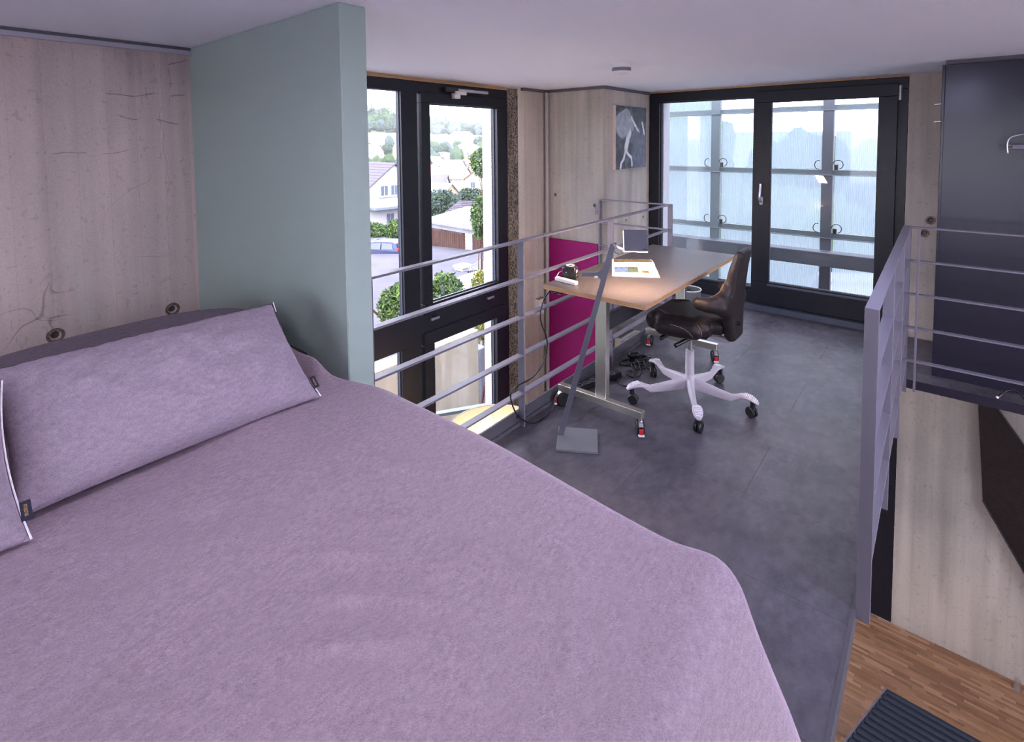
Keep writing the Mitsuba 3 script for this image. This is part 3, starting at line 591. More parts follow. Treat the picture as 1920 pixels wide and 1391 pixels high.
def put_pillow(yc, label, seed, w=0.725, tagside=1, tilt=0.0, lift=0.0, dx=0.0):
    key = thing('pillow', label, 'pillow', 'mauve pillows leaning against the bolster')
    m, Pf = cushion(w, 0.395, 0.19, seed=seed)
    xo = -0.09*(yc-0.503); bot, top = np.array([-1.545+dx+xo, yc, 0.782+lift]), np.array([-1.850+dx+xo, yc, 1.03+lift])
    V = (top-bot)/np.linalg.norm(top-bot); U = np.array([-0.09, 1.0, 0.055+tilt]); U -= V*(U@V); U /= np.linalg.norm(U); N = np.cross(U, V)
    o = (top+bot)/2; k = place_frame(m, o, U, V, N)
    if m.volume < 0: m.invert()
    obj('cover', m, 'pillow_fabric', key, 60)
    def at(a): return (k[:3, :3]@np.array(a).T).T+o
    side = Pf[-1]; pts = at(side)+N*0.002+U*0.001
    for a, b in (((0, len(pts)),) if tagside == 2 else ((0, 4), (len(pts)-5, len(pts)))):
        seg = pts[a:b]
        obj('piping', tube(seg, 0.0021, 6), 'piping_white', key, True, label='white piping along the seam')
    # woven brand-less label on the side seam
    lp = at(np.array([side[4 if tagside != 2 else 5]]))[0]
    lab = cbox(-0.001, 0.017, -0.021, 0.021, -0.001, 0.001, .0004); kk = place_frame(lab, lp+N*0.004+V*0.012, U, V, N)
    lk = obj('woven_label', lab, 'label_navy', key, label='navy woven label with gold lettering')
    return key, (lp+N*0.0052+V*0.012, U, V, N), lk
def label_text(lk, fr):
    o, U, V, N = fr
    t = text_mesh('name' if False else 'mana', 0.0075, 0.0004); t.apply_translation([-t.bounds[1][0]/2-t.bounds[0][0]/2, 0, 0])
    # lettering runs along the label
    k = np.eye(4); k[:3, 0], k[:3, 1], k[:3, 2], k[:3, 3] = -V, U, N, o+U*0.0045
    t.apply_transform(k); obj('lettering', t, 'label_gold', lk)
k1, f1, l1 = put_pillow(0.503, 'mauve melange pillow before the dark grey bolster, navy label on its right seam', 2)
label_text(l1, f1)
k2, f2, l2 = put_pillow(-0.202, 'mauve pillow at the left edge of the photo, white piping along its seam', 5, tagside=2, lift=0.0, dx=0.03)
label_text(l2, f2)

def bolster_mesh():
    ny, na = 60, 40; yc = 0.56; out = []
    for t in np.sin(np.linspace(-1, 1, ny)*np.pi/2):
        half = 0.49 if t > 0 else 0.68
        f = max(1-abs(t)**2.6, 1e-5)**(1/2.6); ring = []
        for a in np.linspace(0, 2*np.pi, na, endpoint=False):
            ca, sa = np.cos(a), np.sin(a)
            ring.append([-2.22+0.25*f*np.sign(ca)*abs(ca)**0.8, yc+half*t, 0.812+(0.128*f**1.3*abs(sa)**0.8 if sa > 0 else -0.03*f*abs(sa)**0.8)])
        out.append(ring)
    return loft(out)
bo = obj('bolster', bolster_mesh(), 'bolster_fabric', None, 40)
tag(bo, 'long rounded dark grey bolster cushion at the head of the bed, behind the pillows', 'cushion')

# ================================================================== desk
dk = thing('desk', 'desk with dark linoleum top, plywood edge and steel legs on castors', 'desk')
DX0, DX1, DY0, DY1, DZ = -1.772, -1.135, 2.375, 3.83, 0.775
obj('tabletop', cbox(DX0, DX1, DY0, DY1, DZ-0.026, DZ-0.0012, .001), 'plywood_edge', dk, label='plywood board with light layered edge')
obj('linoleum', cbox(DX0+.0008, DX1-.0008, DY0+.0008, DY1-.0008, DZ-0.0012, DZ, .0004), 'linoleum', dk, label='dark linoleum surface')
def desk_leg(y, yb):
    lg = obj('leg', cat(cbox(-1.525, -1.455, yb-.022, yb+.022, 0.12, 0.735, .003)), 'stainless', dk)
    obj('mount', cat(cbox(-1.53, -1.45, yb-.05, yb+.05, 0.735, 0.749, .002), cbox(-1.72, -1.22, yb-.025, yb+.025, 0.738, 0.749, .002)), 'black_metal', lg)
    obj('foot_bar', cat(cbox(-1.775, -1.225, y-.020, y+.020, 0.088, 0.132, .003)), 'stainless', dk)
desk_leg(2.545, 2.565); desk_leg(3.735, 3.715)
obj('cross_beam', cbox(-1.505, -1.475, 2.587, 3.69, 0.50, 0.59, .003), 'black_metal', dk)
obj('height_control', cat(cbox(-1.71, -1.66, 2.40, 2.46, 0.725, 0.749, .006), cyl((-1.70, 2.41, 0.737), (-1.715, 2.385, 0.735), 0.012, 12)), 'black_plastic', dk, 30)
def desk_castor(x, y, rz):
    c = obj('castor', cat(*[move(cyl((-0.021*s, 0, 0.040), (-0.005*s, 0, 0.040), 0.040, 28, .004) if s > 0 else cyl((-0.021*s, 0, 0.040), (-0.005*s, 0, 0.040), 0.040, 28, .004), (x, y, 0), rz) for s in (1, -1)]), 'rubber_black', dk, 30)
    arc = [(0.047*math.cos(a), 0.040+0.047*math.sin(a)) for a in np.linspace(math.radians(25), math.radians(110), 9)]
    arc2 = [(0.042*math.cos(a), 0.040+0.042*math.sin(a)) for a in np.linspace(math.radians(110), math.radians(25), 9)]
    cover = prism(arc+arc2, -0.012, 0.012); cover.vertices = cover.vertices[:, [2, 0, 1]]*np.array([1, -1, 1])
    cover.fix_normals()
    obj('cover', cat(move(cover, (x, y, 0), rz), cyl((x, y, 0.07), (x, y, 0.088), 0.009, 14), move(cbox(-.004, .004, -.02, .02, .035, .075, .001), (x, y, 0), rz)), 'chrome', c, 30)
    obj('brake_pedal', move(cbox(-.0115, .0115, -0.053, -0.040, 0.022, 0.052, .003), (x, y, 0), rz), 'brake_red', c, label='red brake pedal')
    obj('pedal_tip', move(cbox(-.0165, .0165, -0.058, -0.040, 0.012, 0.022, .003), (x, y, 0), rz), 'white_plastic', c)
desk_castor(-1.245, 2.545, math.radians(36)); desk_castor(-1.750, 2.545, math.radians(-40)); desk_castor(-1.245, 3.735, math.radians(33)); desk_castor(-1.745, 3.735, math.radians(10))

# things on the desk
sc_ = thing('socket_cube', 'black power socket cube with a white ring on top, on the left desk corner', 'socket cube')
cc = np.array([-1.715, 2.575]); ang = math.radians(20)
def onto(m, z=DZ, o=cc, a=ang): return move(m, (o[0], o[1], z), a)
obj('body', onto(cbox(-.040, .040, -.040, .040, 0.0005, .080, .006)), 'black_plastic', sc_, 40)
obj('ring', onto(trimesh.creation.annulus(0.018, 0.026, 0.003, sections=28).apply_translation([0, 0, 0.0815])), 'white_plastic', sc_, 40, label='white ring on top')
obj('socket', onto(lathe([(0, -.006), (.014, -.006), (.018, .002), (.021, .002), (.021, 0), (.02, -.002)], 24).apply_transform(trimesh.transformations.rotation_matrix(math.pi/2, [1, 0, 0])).apply_translation([-.012, -.0415, .042])), 'rubber_black', sc_, 40)
obj('contact', onto(cyl((-.016, -.0405, .046), (-.016, -.0435, .046), .004, 10)), 'silver', sc_)
for i in range(3): obj('usb_port', onto(cbox(.0395, .0412, -.020+.014*i, -.013+.014*i, .040, .056, .0005)), 'paper', sc_)
for i in range(3): obj('mark', onto(cbox(.0395, .0408, -.018+.010*i, -.012+.010*i, .022, .028, .0003)), 'seam_thread', sc_)
us = thing('power_bar', 'flat white socket bar lying in front of the black cube on the desk', 'socket bar')
ob, ab = np.array([-1.685, 2.487]), math.radians(-8)
obj('body', move(cbox(-.080, .080, -.016, .016, DZ+.0003, DZ+.022, .004), (ob[0], ob[1], 0), ab), 'white_plastic', us, 40)
for x in (-.045, .035): obj('port', move(cbox(x-.008, x+.008, -.005, .005, DZ+.0215, DZ+.0225, .0003), (ob[0], ob[1], 0), ab), 'text_grey', us)
obj('cable', tube(smooth_path([(-1.764, 2.500, DZ+.010), (-1.768, 2.52, DZ+.03), (-1.760, 2.55, DZ+.045), (-1.748, 2.565, DZ+.04)], 6), .002, 6), 'white_plastic', us, True)

# open book
bk = thing('book', 'open picture book lying on the dark desk under the lamp', 'book')
A = np.array([-1.600, 2.845, 0]); ux = np.array([0.245, 0.098, 0]); W = np.linalg.norm(ux); ux = ux/W     # along the page width (towards picture right)
# corners of the two pages measured on the desk: near edge, spine, far edge
near_l, near_r = np.array([-1.545, 2.775]), np.array([-1.300, 2.915]); sp_l, sp_r = np.array([-1.652, 2.962]), np.array([-1.432, 3.135]); far_l, far_r = np.array([-1.765, 3.165]), np.array([-1.545, 3.315])
def page_block(a, b, c, d, h0, h1, n=12):
    """a-b at the free edge, c-d at the spine; heights bulge towards the spine"""
    topv, S = [], []
    for t in np.linspace(0, 1, n):
        h = h0+(h1-h0)*math.sin(min(t/0.82, 1)*math.pi/2)*(1 if t < 0.82 else 1-((t-0.82)/0.18)**2*0.75)
        p, q = a+(c-a)*t, b+(d-b)*t
        S.append([[*p, DZ+.0006], [*q, DZ+.0006], [*q, DZ+h], [*p, DZ+h]])
    return loft(S)
def page_pt(a, b, c, d, h0, h1, s, t):
    h = h0+(h1-h0)*math.sin(min(t/0.82, 1)*math.pi/2)*(1 if t < 0.82 else 1-((t-0.82)/0.18)**2*0.75)
    p = (a+(c-a)*t)*(1-s)+(b+(d-b)*t)*s; return np.array([*p, DZ+h+.0006])
P1 = (near_l, near_r, sp_l, sp_r, 0.004, 0.011); P2 = (far_l, far_r, sp_l, sp_r, 0.005, 0.020)
obj('cover', cat(cbox(-.001, 0, 0, .001, 0, .001, 0), page_block(near_l+(near_l-sp_l)*.02, near_r+(near_r-sp_r)*.02, sp_l, sp_r, .0015, .0015, 3), page_block(far_l+(far_l-sp_l)*.02, far_r+(far_r-sp_r)*.02, sp_l, sp_r, .0015, .0015, 3)) if False else cat(page_block(near_l+(near_l-sp_l)*.025, near_r+(near_r-sp_r)*.025, sp_l, sp_r, .0012, .0012, 3), page_block(far_l+(far_l-sp_l)*.025, far_r+(far_r-sp_r)*.025, sp_l, sp_r, .0012, .0012, 3)), 'photo_blue', bk)
obj('page', page_block(*P1), 'paper', bk, 40); obj('page', page_block(*P2), 'paper', bk, 40)
def printed(P, s0, s1, t0, t1, mat):
    g = np.array([[page_pt(*P, s, t) for s in np.linspace(s0, s1, 4)] for t in np.linspace(t0, t1, 7)]); m = grid_mesh(g)
    if m.face_normals[:, 2].mean() < 0: m.invert()
    obj('printed_picture', m, mat, bk, True)
printed(P1, 0.06, 0.36, 0.33, 0.90, 'photo_blue'); printed(P1, 0.36, 0.58, 0.33, 0.88, 'photo_green'); printed(P1, 0.66, 0.80, 0.30, 0.50, 'photo_brown'); printed(P2, 0.05, 0.97, 0.04, 0.66, 'photo_ochre')

# floor lamp reaching over the desk
lp = thing('floor_lamp', 'slim grey reading lamp with square base, slanted stick and square glowing head over the desk', 'lamp')
e1 = np.array([math.cos(math.radians(31)), math.sin(math.radians(31)), 0]); e2 = np.array([-e1[1], e1[0], 0])
bc = np.array([-1.474, 2.276, 0])
obj('base', move(cbox(-.107, .107, -.107, .107, 0.0, .013, .0015), bc, math.radians(31)), 'lamp_base', lp)
P0 = np.array([-1.566, 2.253, 0.012]); Ptop = np.array([-1.327, 2.396, 1.068])
ax = (Ptop-P0)/np.linalg.norm(Ptop-P0); nrm = np.cross(ax, e1); nrm /= np.linalg.norm(nrm); side = np.cross(nrm, ax)
def stick_at(z): return P0+ax*((z-P0[2])/ax[2])
# stick and side arm cut from one plate: outline in the stick's own plane (a along e1, b up)
def pl(a, b): return (a, b)
lean = (Ptop-P0)@e1/1.056; hw = 0.0155
bz = 0.895
outline = [(-hw, 0.0), (hw, 0.0), (hw+lean*1.056, 1.056), (-hw+lean*1.056, 1.056-0.008)]
z1, z2 = bz-.012+.011, bz-.012-.011
sL = lambda z: -hw+lean*(z)
armx = sL(bz)-0.105
fil = [(sL(z1+0.05), z1+0.05), (sL(z1+.022)-.004, z1+.022), (sL(z1)-.018, z1+.005), (sL(z1)-.04, z1)]
outline += fil+[(armx, z1), (armx, z2), (sL(z2)-.02, z2), (sL(z2), z2-.012)]
pm_ = prism(outline, -0.005, 0.005); k = np.eye(4); k[:3, 0] = e1; k[:3, 1] = [0, 0, 1]; k[:3, 2] = np.cross(e1, [0, 0, 1]); k[:3, 3] = P0
obj('stick', pm_.apply_transform(k), 'lamp_grey', lp)
sb = P0+e1*(sL(z2)-.026)+np.array([0, 0, z2-.001])
obj('sensor', trimesh.creation.icosphere(2, 0.012).apply_scale([1, 1, .6]).apply_translation(sb), 'piping_white', lp, True)
hc = Ptop+e1*0.118+e2*0.055+np.array([0, 0, 0.000])
tl = math.radians(52); hu = e2*math.cos(tl)+np.array([0, 0, math.sin(tl)]); hn = np.cross(e1, hu)      # hn: back of the head, towards the viewer and up
if hn[2] < 0: hn = -hn
def headbox(w, h, t0, t1, c=.001):
    b = cbox(-w/2, w/2, -h/2, h/2, t0, t1, c); place_frame(b, hc, e1, hu, np.cross(e1, hu)); return b
sg = 1 if np.cross(e1, hu)[2] > 0 else -1
obj('head', headbox(0.124, 0.126, *( (0.0, 0.007) if sg > 0 else (-0.007, 0.0) ), c=.002), 'lamp_grey', lp)
em = headbox(0.122, 0.124, *((-0.006, -0.0005) if sg > 0 else (0.0005, 0.006)), c=.002); em.apply_translation(-e1*.003-hu*.003)
kk = obj('light_panel', em, None, lp, False, 'glowing warm white panel under the head')
scene[kk]['emitter'] = {'type': 'area', 'radiance': rgb(7.5, 5.2, 3.5)}
scene[kk]['bsdf'] = {'type': 'ref', 'id': 'piping_white'}
obj('switch', place_frame.__call__ and (lambda b: (place_frame(b, hc+hu*(-.055)+e1*.045+hn*.0075, e1, hu, np.cross(e1, hu)), b)[1])(cbox(-.009, .009, -.002, .002, -.0008, .0008, .0003)), 'black_plastic', lp)
jl = Ptop+np.array([0, 0, -.014]); jr = hc-e1*0.070-hu*0.052
obj('joint', cat(tube([jl, (jl+jr)/2, jr], .006, 10), cyl(jl+(jr-jl)*.15-hn*.012, jl+(jr-jl)*.15+hn*.012, .011, 14), bar(jl+(jr-jl)*.35, jl+(jr-jl)*.8, .016, .014)), 'silver', lp, 40)
obj('wire', tube(smooth_path([jl+(jr-jl)*.1+[0, 0, -.01], jl+(jr-jl)*.4+[0, 0, -.035], jl+(jr-jl)*.75+[0, 0, -.03], jr], 5), .0018, 6), 'black_plastic', lp, True)

# ================================================================== office chair
ch = thing('office_chair', 'brown leather swivel chair with winged backrest on a white five-star base', 'office chair')
CX, CY = -1.174, 3.074
obj('column', cat(cyl((CX, CY, 0.085), (CX, CY, 0.318), 0.026, 28, .003)), 'chair_white', ch, 30, label='white column tube')
obj('gas_lift', cyl((CX, CY, 0.318), (CX, CY, 0.455), 0.0145, 20), 'chrome', ch, 30)
obj('hub', lathe([(0, .06), (.036, .062), (.041, .075), (.041, .115), (.032, .150), (.0265, .165), (0, .165)], 28, (CX, CY, 0)), 'chair_white', ch, 30)
LEG_A = [-61.9, 4.0, 79.0, 151.6, 224.0]
def chair_leg(deg):
    st = [(.022, .108, .038, .078), (.10, .101, .034, .066), (.185, .090, .028, .054), (.245, .085, .024, .046), (.275, .098, .030, .034), (.300, .112, .042, .026), (.325, .116, .056, .022), (.352, .112, .060, .018), (.378, .101, .048, .016), (.394, .090, .022, .012)]
    S = []
    for (r, z, w, h) in st:
        S.append([[r+.0*math.sin(a), w/2*np.sign(math.cos(a))*abs(math.cos(a))**.6, z+h/2*np.sign(math.sin(a))*abs(math.sin(a))**.6] for a in np.linspace(0, 2*np.pi, 18, endpoint=False)])
    m = loft(S); ribs = []
    for i in range(8):
        r = .318+.0095*i; z = np.interp(r, [q[0] for q in st], [q[1]+q[3]/2 for q in st]); w = np.interp(r, [q[0] for q in st], [q[2] for q in st])*.40
        ribs.append(tube([(r, -w, z), (r, 0, z+.0015), (r, w, z)], .0022, 6))
    a = math.radians(deg); lg = obj('leg', move(m, (CX, CY, 0), a), 'chair_white', ch, 50)
    obj('foot_rib', move(cat(*ribs), (CX, CY, 0), a), 'piping_white', lg, True)
    a2 = a+math.radians(60); cx, cy = CX+.362*math.cos(a), CY+.362*math.sin(a)
    cs = obj('castor', cat(*[move(cyl((-.021*s, .008, .031), (-.004*s, .008, .031), .031, 24, .005), (cx, cy, 0), a2) for s in (1, -1)]), 'rubber_black', ch, 40)
    obj('castor_hood', cat(cyl((cx, cy, .055), (cx, cy, .098), .014, 16), move(blend([hull(((0, .0, .052), .015), ((0, .02, .045), .012))], .008, 4), (cx, cy, 0), a2)), 'black_plastic', cs, 40)
for d_ in LEG_A: chair_leg(d_)
# seat: saddle shape, open towards the desk (-x)
SZ = 0.515
def sp(u, v, z): return (CX+u, CY+v, z)
seat = blend([
    hull((sp(.12, .13, SZ), .052), (sp(.12, -.13, SZ), .052), (sp(-.16, .15, SZ-.004), .054), (sp(-.16, -.15, SZ-.004), .054)),
    hull((sp(-.14, -.13, SZ), .056), (sp(-.175, -.06, SZ-.01), .050), (sp(-.09, -.17, SZ), .056)),
    hull((sp(-.14, .13, SZ), .056), (sp(-.175, .06, SZ-.01), .050), (sp(-.09, .17, SZ), .056)),
    hull((sp(.10, .10, SZ+.015), .045), (sp(.10, -.10, SZ+.015), .045), (sp(.185, .06, SZ+.005), .050), (sp(.185, -.06, SZ+.005), .050)),
    hull((sp(-.09, -.195, SZ-.012), .052), (sp(.09, -.175, SZ-.010), .052)), hull((sp(-.09, .195, SZ-.012), .052), (sp(.09, .175, SZ-.010), .052)),
], .012, 14)
obj('seat', seat, 'leather', ch, 50)
obj('seat_pan', cat(cbox(CX-.12, CX+.14, CY-.11, CY+.11, .440, .462, .008), cbox(CX-.05, CX+.06, CY-.04, CY+.04, .425, .445, .006)), 'black_plastic', ch, 40)
for v, u in ((-.075, -.085), (-.13, .03)):
    obj('lever', tube([sp(u+.04, v+.06, .440), sp(u, v-.02, .428), sp(u-.035, v-.085, .408)], [.010, .011, .0125], 10), 'black_plastic', ch, True)
# backrest (normal towards -x)
BX = -0.895
def bp(x, v, z): return (x, CY-.01+v, z)
back = blend([
    hull((bp(BX-.020, .05, .485), .036), (bp(BX-.020, -.05, .485), .036), (bp(BX-.030, .085, .66), .038), (bp(BX-.030, -.085, .66), .038)),
    hull((bp(BX-.030, .085, .66), .038), (bp(BX-.030, -.085, .66), .038), (bp(BX+.002, .085, .86), .028), (bp(BX+.002, -.085, .86), .028)),
    hull((bp(BX+.002, .085, .86), .028), (bp(BX+.002, -.085, .86), .028), (bp(BX+.026, .075, .955), .023), (bp(BX+.026, -.075, .955), .023)),
] + [h for s in (-1, 1) for h in (
    hull((bp(BX-.030, .07*s, .61), .038), (bp(BX-.045, .165*s, .672), .044), (bp(BX-.030, .07*s, .73), .038), (bp(BX-.05, .16*s, .705), .038)),
    hull((bp(BX-.045, .165*s, .672), .044), (bp(BX-.095, .20*s, .682), .042), (bp(BX-.05, .16*s, .70), .038)),
    hull((bp(BX-.095, .20*s, .682), .042), (bp(BX-.145, .21*s, .686), .036)),
    hull((bp(BX-.025, .085*s, .78), .030), (bp(BX-.045, .15*s, .69), .034), (bp(BX-.03, .06*s, .66), .034)),
)], .012, 14)
obj('backrest', back, 'leather', ch, 50)
obj('back_screw', cyl((BX+.012, CY-.05, .56), (BX+.030, CY-.05, .56), .010, 14), 'black_plastic', ch, 30)
obj('back_arm', tube(smooth_path([(CX+.06, CY, .452), (CX+.17, CY-.005, .435), (CX+.245, CY-.01, .448), (BX-.035, CY-.01, .50), (BX-.03, CY-.01, .55)], 6), .019, 14), 'chair_white', ch, True, label='white curved arm carrying the backrest')
# stitched seams
def seam(pts, mesh):
    P = smooth_path(pts, 10); q, _, _ = trimesh.proximity.closest_point(mesh, P); return tube(q, .0016, 5)
obj('stitching', cat(seam([(CX-.03, CY-.235, SZ+.02), (CX+.05, CY-.238, SZ+.012), (CX+.10, CY-.22, SZ-.03)], seat), seam([(CX+.12, CY-.19, SZ+.04), (CX+.155, CY-.20, SZ+.01), (CX+.165, CY-.19, SZ-.03)], seat),
    seam([(BX-.04, CY-.14, .75), (BX-.045, CY-.11, .82), (BX-.02, CY-.09, .90)], back), seam([(BX-.09, CY-.20, .72), (BX-.06, CY-.14, .76), (BX-.04, CY-.10, .78)], back)), 'seam_thread', ch, True)

# ================================================================== floor items round the desk
wb = thing('waste_bin', 'grey waste bin with a white rim on the floor behind the desk', 'waste bin')
bxy = (-1.70, 4.42)
obj('bucket', lathe([(.078, .002), (.080, .002), (.098, .295), (.096, .295), (.077, .006), (0, .006), (0, .002), (.078, .002)], 40, (*bxy, 0)), 'lamp_base', wb, 40)
obj('rim', tube([(bxy[0]+.099*math.cos(a), bxy[1]+.099*math.sin(a), .297) for a in np.linspace(0, 2*np.pi, 49)], .0045, 8), 'piping_white', wb, True)
ps = thing('power_strip', 'black power strip with a row of sockets on the floor behind the desk foot', 'power strip')
a0, a1 = np.array([-1.775, 2.72, 0]), np.array([-1.672, 3.10, 0]); dv_ = (a1-a0)/np.linalg.norm(a1-a0); ang2 = math.atan2(dv_[1], dv_[0])
obj('body', move(cbox(-.20, .20, -.026, .026, 0.0005, .040, .005), (a0+a1)/2, ang2), 'black_plastic', ps, 40)
for i in range(6):
    obj('socket', move(lathe([(0, .034), (.015, .034), (.018, .0405), (.0205, .0405), (.0205, .039)], 20).apply_translation([-.160+.058*i, 0, 0]), (a0+a1)/2, ang2), 'smoke_grey', ps, 40)
cb = thing('cable_bundle', 'tangled bundle of black cables with a plug on the floor beside the chair foot', 'cables')
r2 = np.random.default_rng(4)
for i in range(5):
    c0 = np.array([-1.70+.03*i, 3.33+.03*(i % 3), 0]); ph = r2.uniform(0, 6.28); ra, rb = r2.uniform(.05, .10), r2.uniform(.03, .06); tl_ = r2.uniform(0, 3.1)
    t = np.linspace(0, 2*np.pi*1.35, 50)
    x = ra*np.cos(t+ph); y_ = rb*np.sin(t*1.1+ph); pts = np.stack([c0[0]+x*math.cos(tl_)-y_*math.sin(tl_), c0[1]+x*math.sin(tl_)+y_*math.cos(tl_), .006+.009*i*(0.5+0.5*np.sin(t*1.7+i))+.002*i], 1)
    pts[:, 0] = np.maximum(pts[:, 0], -1.795)
    obj('cable', tube(pts, .0042, 7), 'black_plastic', cb, True)
obj('cable', tube(smooth_path([(-1.63, 3.30, .02), (-1.58, 3.22, .06), (-1.555, 3.17, .006), (-1.60, 3.13, .005), (-1.64, 3.22, .006)], 8), .0042, 7), 'black_plastic', cb, True)
obj('plug', blend([hull(((-1.735, 3.40, .030), .026), ((-1.70, 3.425, .034), .024)), hull(((-1.70, 3.425, .034), .013), ((-1.655, 3.45, .03), .008))], .008, 6), 'rubber_black', cb, 50)
pc = obj('power_cable', tube(smooth_path([(-1.68, 3.09, .012), (-1.60, 2.99, .006), (-1.56, 2.985, .006), (-1.545, 3.05, .006), (-1.575, 3.14, .006), (-1.63, 3.25, .01), (-1.66, 3.30, .02)], 8), .0042, 8), 'black_plastic', None, True)
tag(pc, 'black cable running from the power strip to the cable tangle on the floor', 'cable')
dc = obj('desk_cable', tube(smooth_path([(-1.757, 2.59, .782), (-1.782, 2.56, .775), (-1.785, 2.50, .735), (-1.776, 2.40, .69), (-1.768, 2.345, .585), (-1.762, 2.40, .44), (-1.765, 2.37, .325), (-1.765, 2.285, .274), (-1.768, 2.185, .266), (-1.772, 2.085, .25), (-1.77, 2.10, .16), (-1.768, 2.16, .075), (-1.75, 2.25, .016), (-1.745, 2.36, .008), (-1.742, 2.42, .03), (-1.742, 2.448, .07), (-1.743, 2.475, .10)], 8), .0038, 8), 'black_plastic', None, True)
tag(dc, 'thin black cable hanging from the desk edge down along the railing to the floor', 'cable')

# ================================================================== on the walls and the ceiling
mg = thing('magenta_panel', 'magenta panel on the concrete wall behind the railing', 'panel')
obj('sheet', cbox(-3.038, -2.482, 4.185, 4.215, -1.6, 0.630, .003), 'magenta', mg)
so = thing('wall_socket', 'white double wall socket box on the concrete pier behind the railing', 'wall socket')
obj('box', cbox(-3.10, -3.055, 4.035, 4.115, -0.12, 0.035, .003), 'white_plastic', so)
for z in (-.005, -.082): obj('socket', lathe([(0, -.004), (.017, -.004), (.020, .002), (.024, .002), (.024, 0)], 20).apply_transform(trimesh.transformations.rotation_matrix(math.pi/2, [0, 1, 0])).apply_translation([-3.055, 4.075, z]), 'white_plastic', so, 40)
obj('lid', cbox(-3.10, -3.052, 4.030, 4.120, 0.0355, 0.041, .001), 'seam_thread', so)
sm = thing('smoke_detector', 'round white and grey smoke detector on the ceiling', 'smoke detector')
obj('base', lathe([(0, 2.066), (.058, 2.066), (.060, 2.068), (.060, 2.0995), (0, 2.0995)], 36, (-1.655, 3.09, 0)), 'white_plastic', sm, 40)
obj('band', lathe([(0, 2.047), (.060, 2.047), (.062, 2.049), (.062, 2.070), (.060, 2.071), (0, 2.071)], 36, (-1.655, 3.09, 0)), 'smoke_grey', sm, 40, label='dark grey band')
obj('cap', lathe([(0, 2.030), (.035, 2.031), (.055, 2.036), (.061, 2.042), (.061, 2.048), (0, 2.048)], 36, (-1.655, 3.09, 0)), 'white_plastic', sm, 40)
cl_ = thing('unseen_ceiling_lamp', 'unseen round ceiling lamp above the open right side, placed to light the black panel', 'lamp')  # out of view; placed to give the black panel its highlight
obj('housing', lathe([(0, 2.070), (.085, 2.070), (.090, 2.074), (.090, 2.0995), (0, 2.0995)], 36, (0.12, 1.95, 0)), 'white_plastic', cl_, 40)
kl = obj('diffuser', lathe([(0, 2.066), (.055, 2.066), (.055, 2.0695), (0, 2.0695)], 36, (0.12, 1.95, 0)), None, cl_)
scene[kl]['emitter'] = {'type': 'area', 'radiance': rgb(13.0, 13.0, 20.0)}
cb2 = thing('unseen_ceiling_lamp', 'large unseen round ceiling lamp above the bed, placed to light it', 'lamp')  # out of view; placed to brighten the middle of the bed
obj('housing', lathe([(0, 2.050), (.205, 2.050), (.215, 2.056), (.215, 2.0995), (0, 2.0995)], 48, (-0.80, 0.40, 0)), 'white_plastic', cb2, 40)
kl = obj('diffuser', lathe([(0, 2.046), (.195, 2.046), (.195, 2.0495), (0, 2.0495)], 48, (-0.80, 0.40, 0)), None, cb2)
scene[kl]['emitter'] = {'type': 'area', 'radiance': rgb(0.60, 0.57, 0.66)}
pt = thing('painting', 'black and white abstract painting of a pale striding figure, on the concrete pier', 'painting')
obj('canvas', cbox(-2.4395, -2.405, 4.382, 5.020, 1.320, 1.930, .002), 'canvas_side', pt)
obj('painted_face', cbox(-2.4048, -2.4035, 4.383, 5.019, 1.321, 1.929, .0005), 'painting_canvas', pt)
rd = thing('radiator', 'white ribbed radiator below the loft floor, seen through the railing', 'radiator')
obj('body', cbox(-2.425, -2.36, 4.40, 5.08, -1.05, -0.30, .006), 'white_plastic', rd)
for i in range(15): obj('fin', cbox(-2.362, -2.352, 4.42+.044*i, 4.442+.044*i, -1.02, -0.33, .003), 'white_plastic', rd)

# ---- lower floor
ls = thing('drum_lamp', 'large cream drum lampshade on the lower floor below the railing', 'lamp')
LX, LY, LZ, LR = -2.43, 2.69, -0.46, 0.355
obj('shade', lathe([(LR, LZ-.34), (LR, LZ)], 64, (LX, LY, 0)), 'shade_fabric', ls, True)
obj('diffuser', lathe([(LR-.002, LZ-.004), (.015, LZ+.006)], 64, (LX, LY, 0)), 'shade_fabric', ls, True)
obj('rim', tube([(LX+LR*math.cos(a), LY+LR*math.sin(a), LZ) for a in np.linspace(0, 2*np.pi, 65)], .004, 8), 'piping_white', ls, True)
for a in (0.35, 2.44, 4.54): obj('wire', tube([(LX+.01*math.cos(a), LY+.01*math.sin(a), LZ+.012), (LX+(LR-.01)*math.cos(a), LY+(LR-.01)*math.sin(a), LZ+.004)], .0018, 6), 'text_grey', ls)
obj('knob', cyl((LX, LY, LZ+.004), (LX, LY, LZ+.03), .010, 14), 'silver', ls, 30)
obj('stand', cat(cyl((LX, LY, LOW+.02), (LX, LY, LZ-.02), .012, 16), lathe([(0, LOW), (.17, LOW), (.17, LOW+.012), (.02, LOW+.025), (0, LOW+.025)], 36, (LX, LY, 0))), 'silver', ls, 40)
kb = obj('bulb', trimesh.creation.icosphere(2, 0.045).apply_translation([LX, LY, LZ-.16]), None, ls, True)
scene[kb]['emitter'] = {'type': 'area', 'radiance': rgb(4.2, 3.1, 2.0)}
bn = thing('ribbed_bench', 'dark blue black bench with ribbed upholstery on the parquet of the lower floor', 'bench')
BZ = -2.0
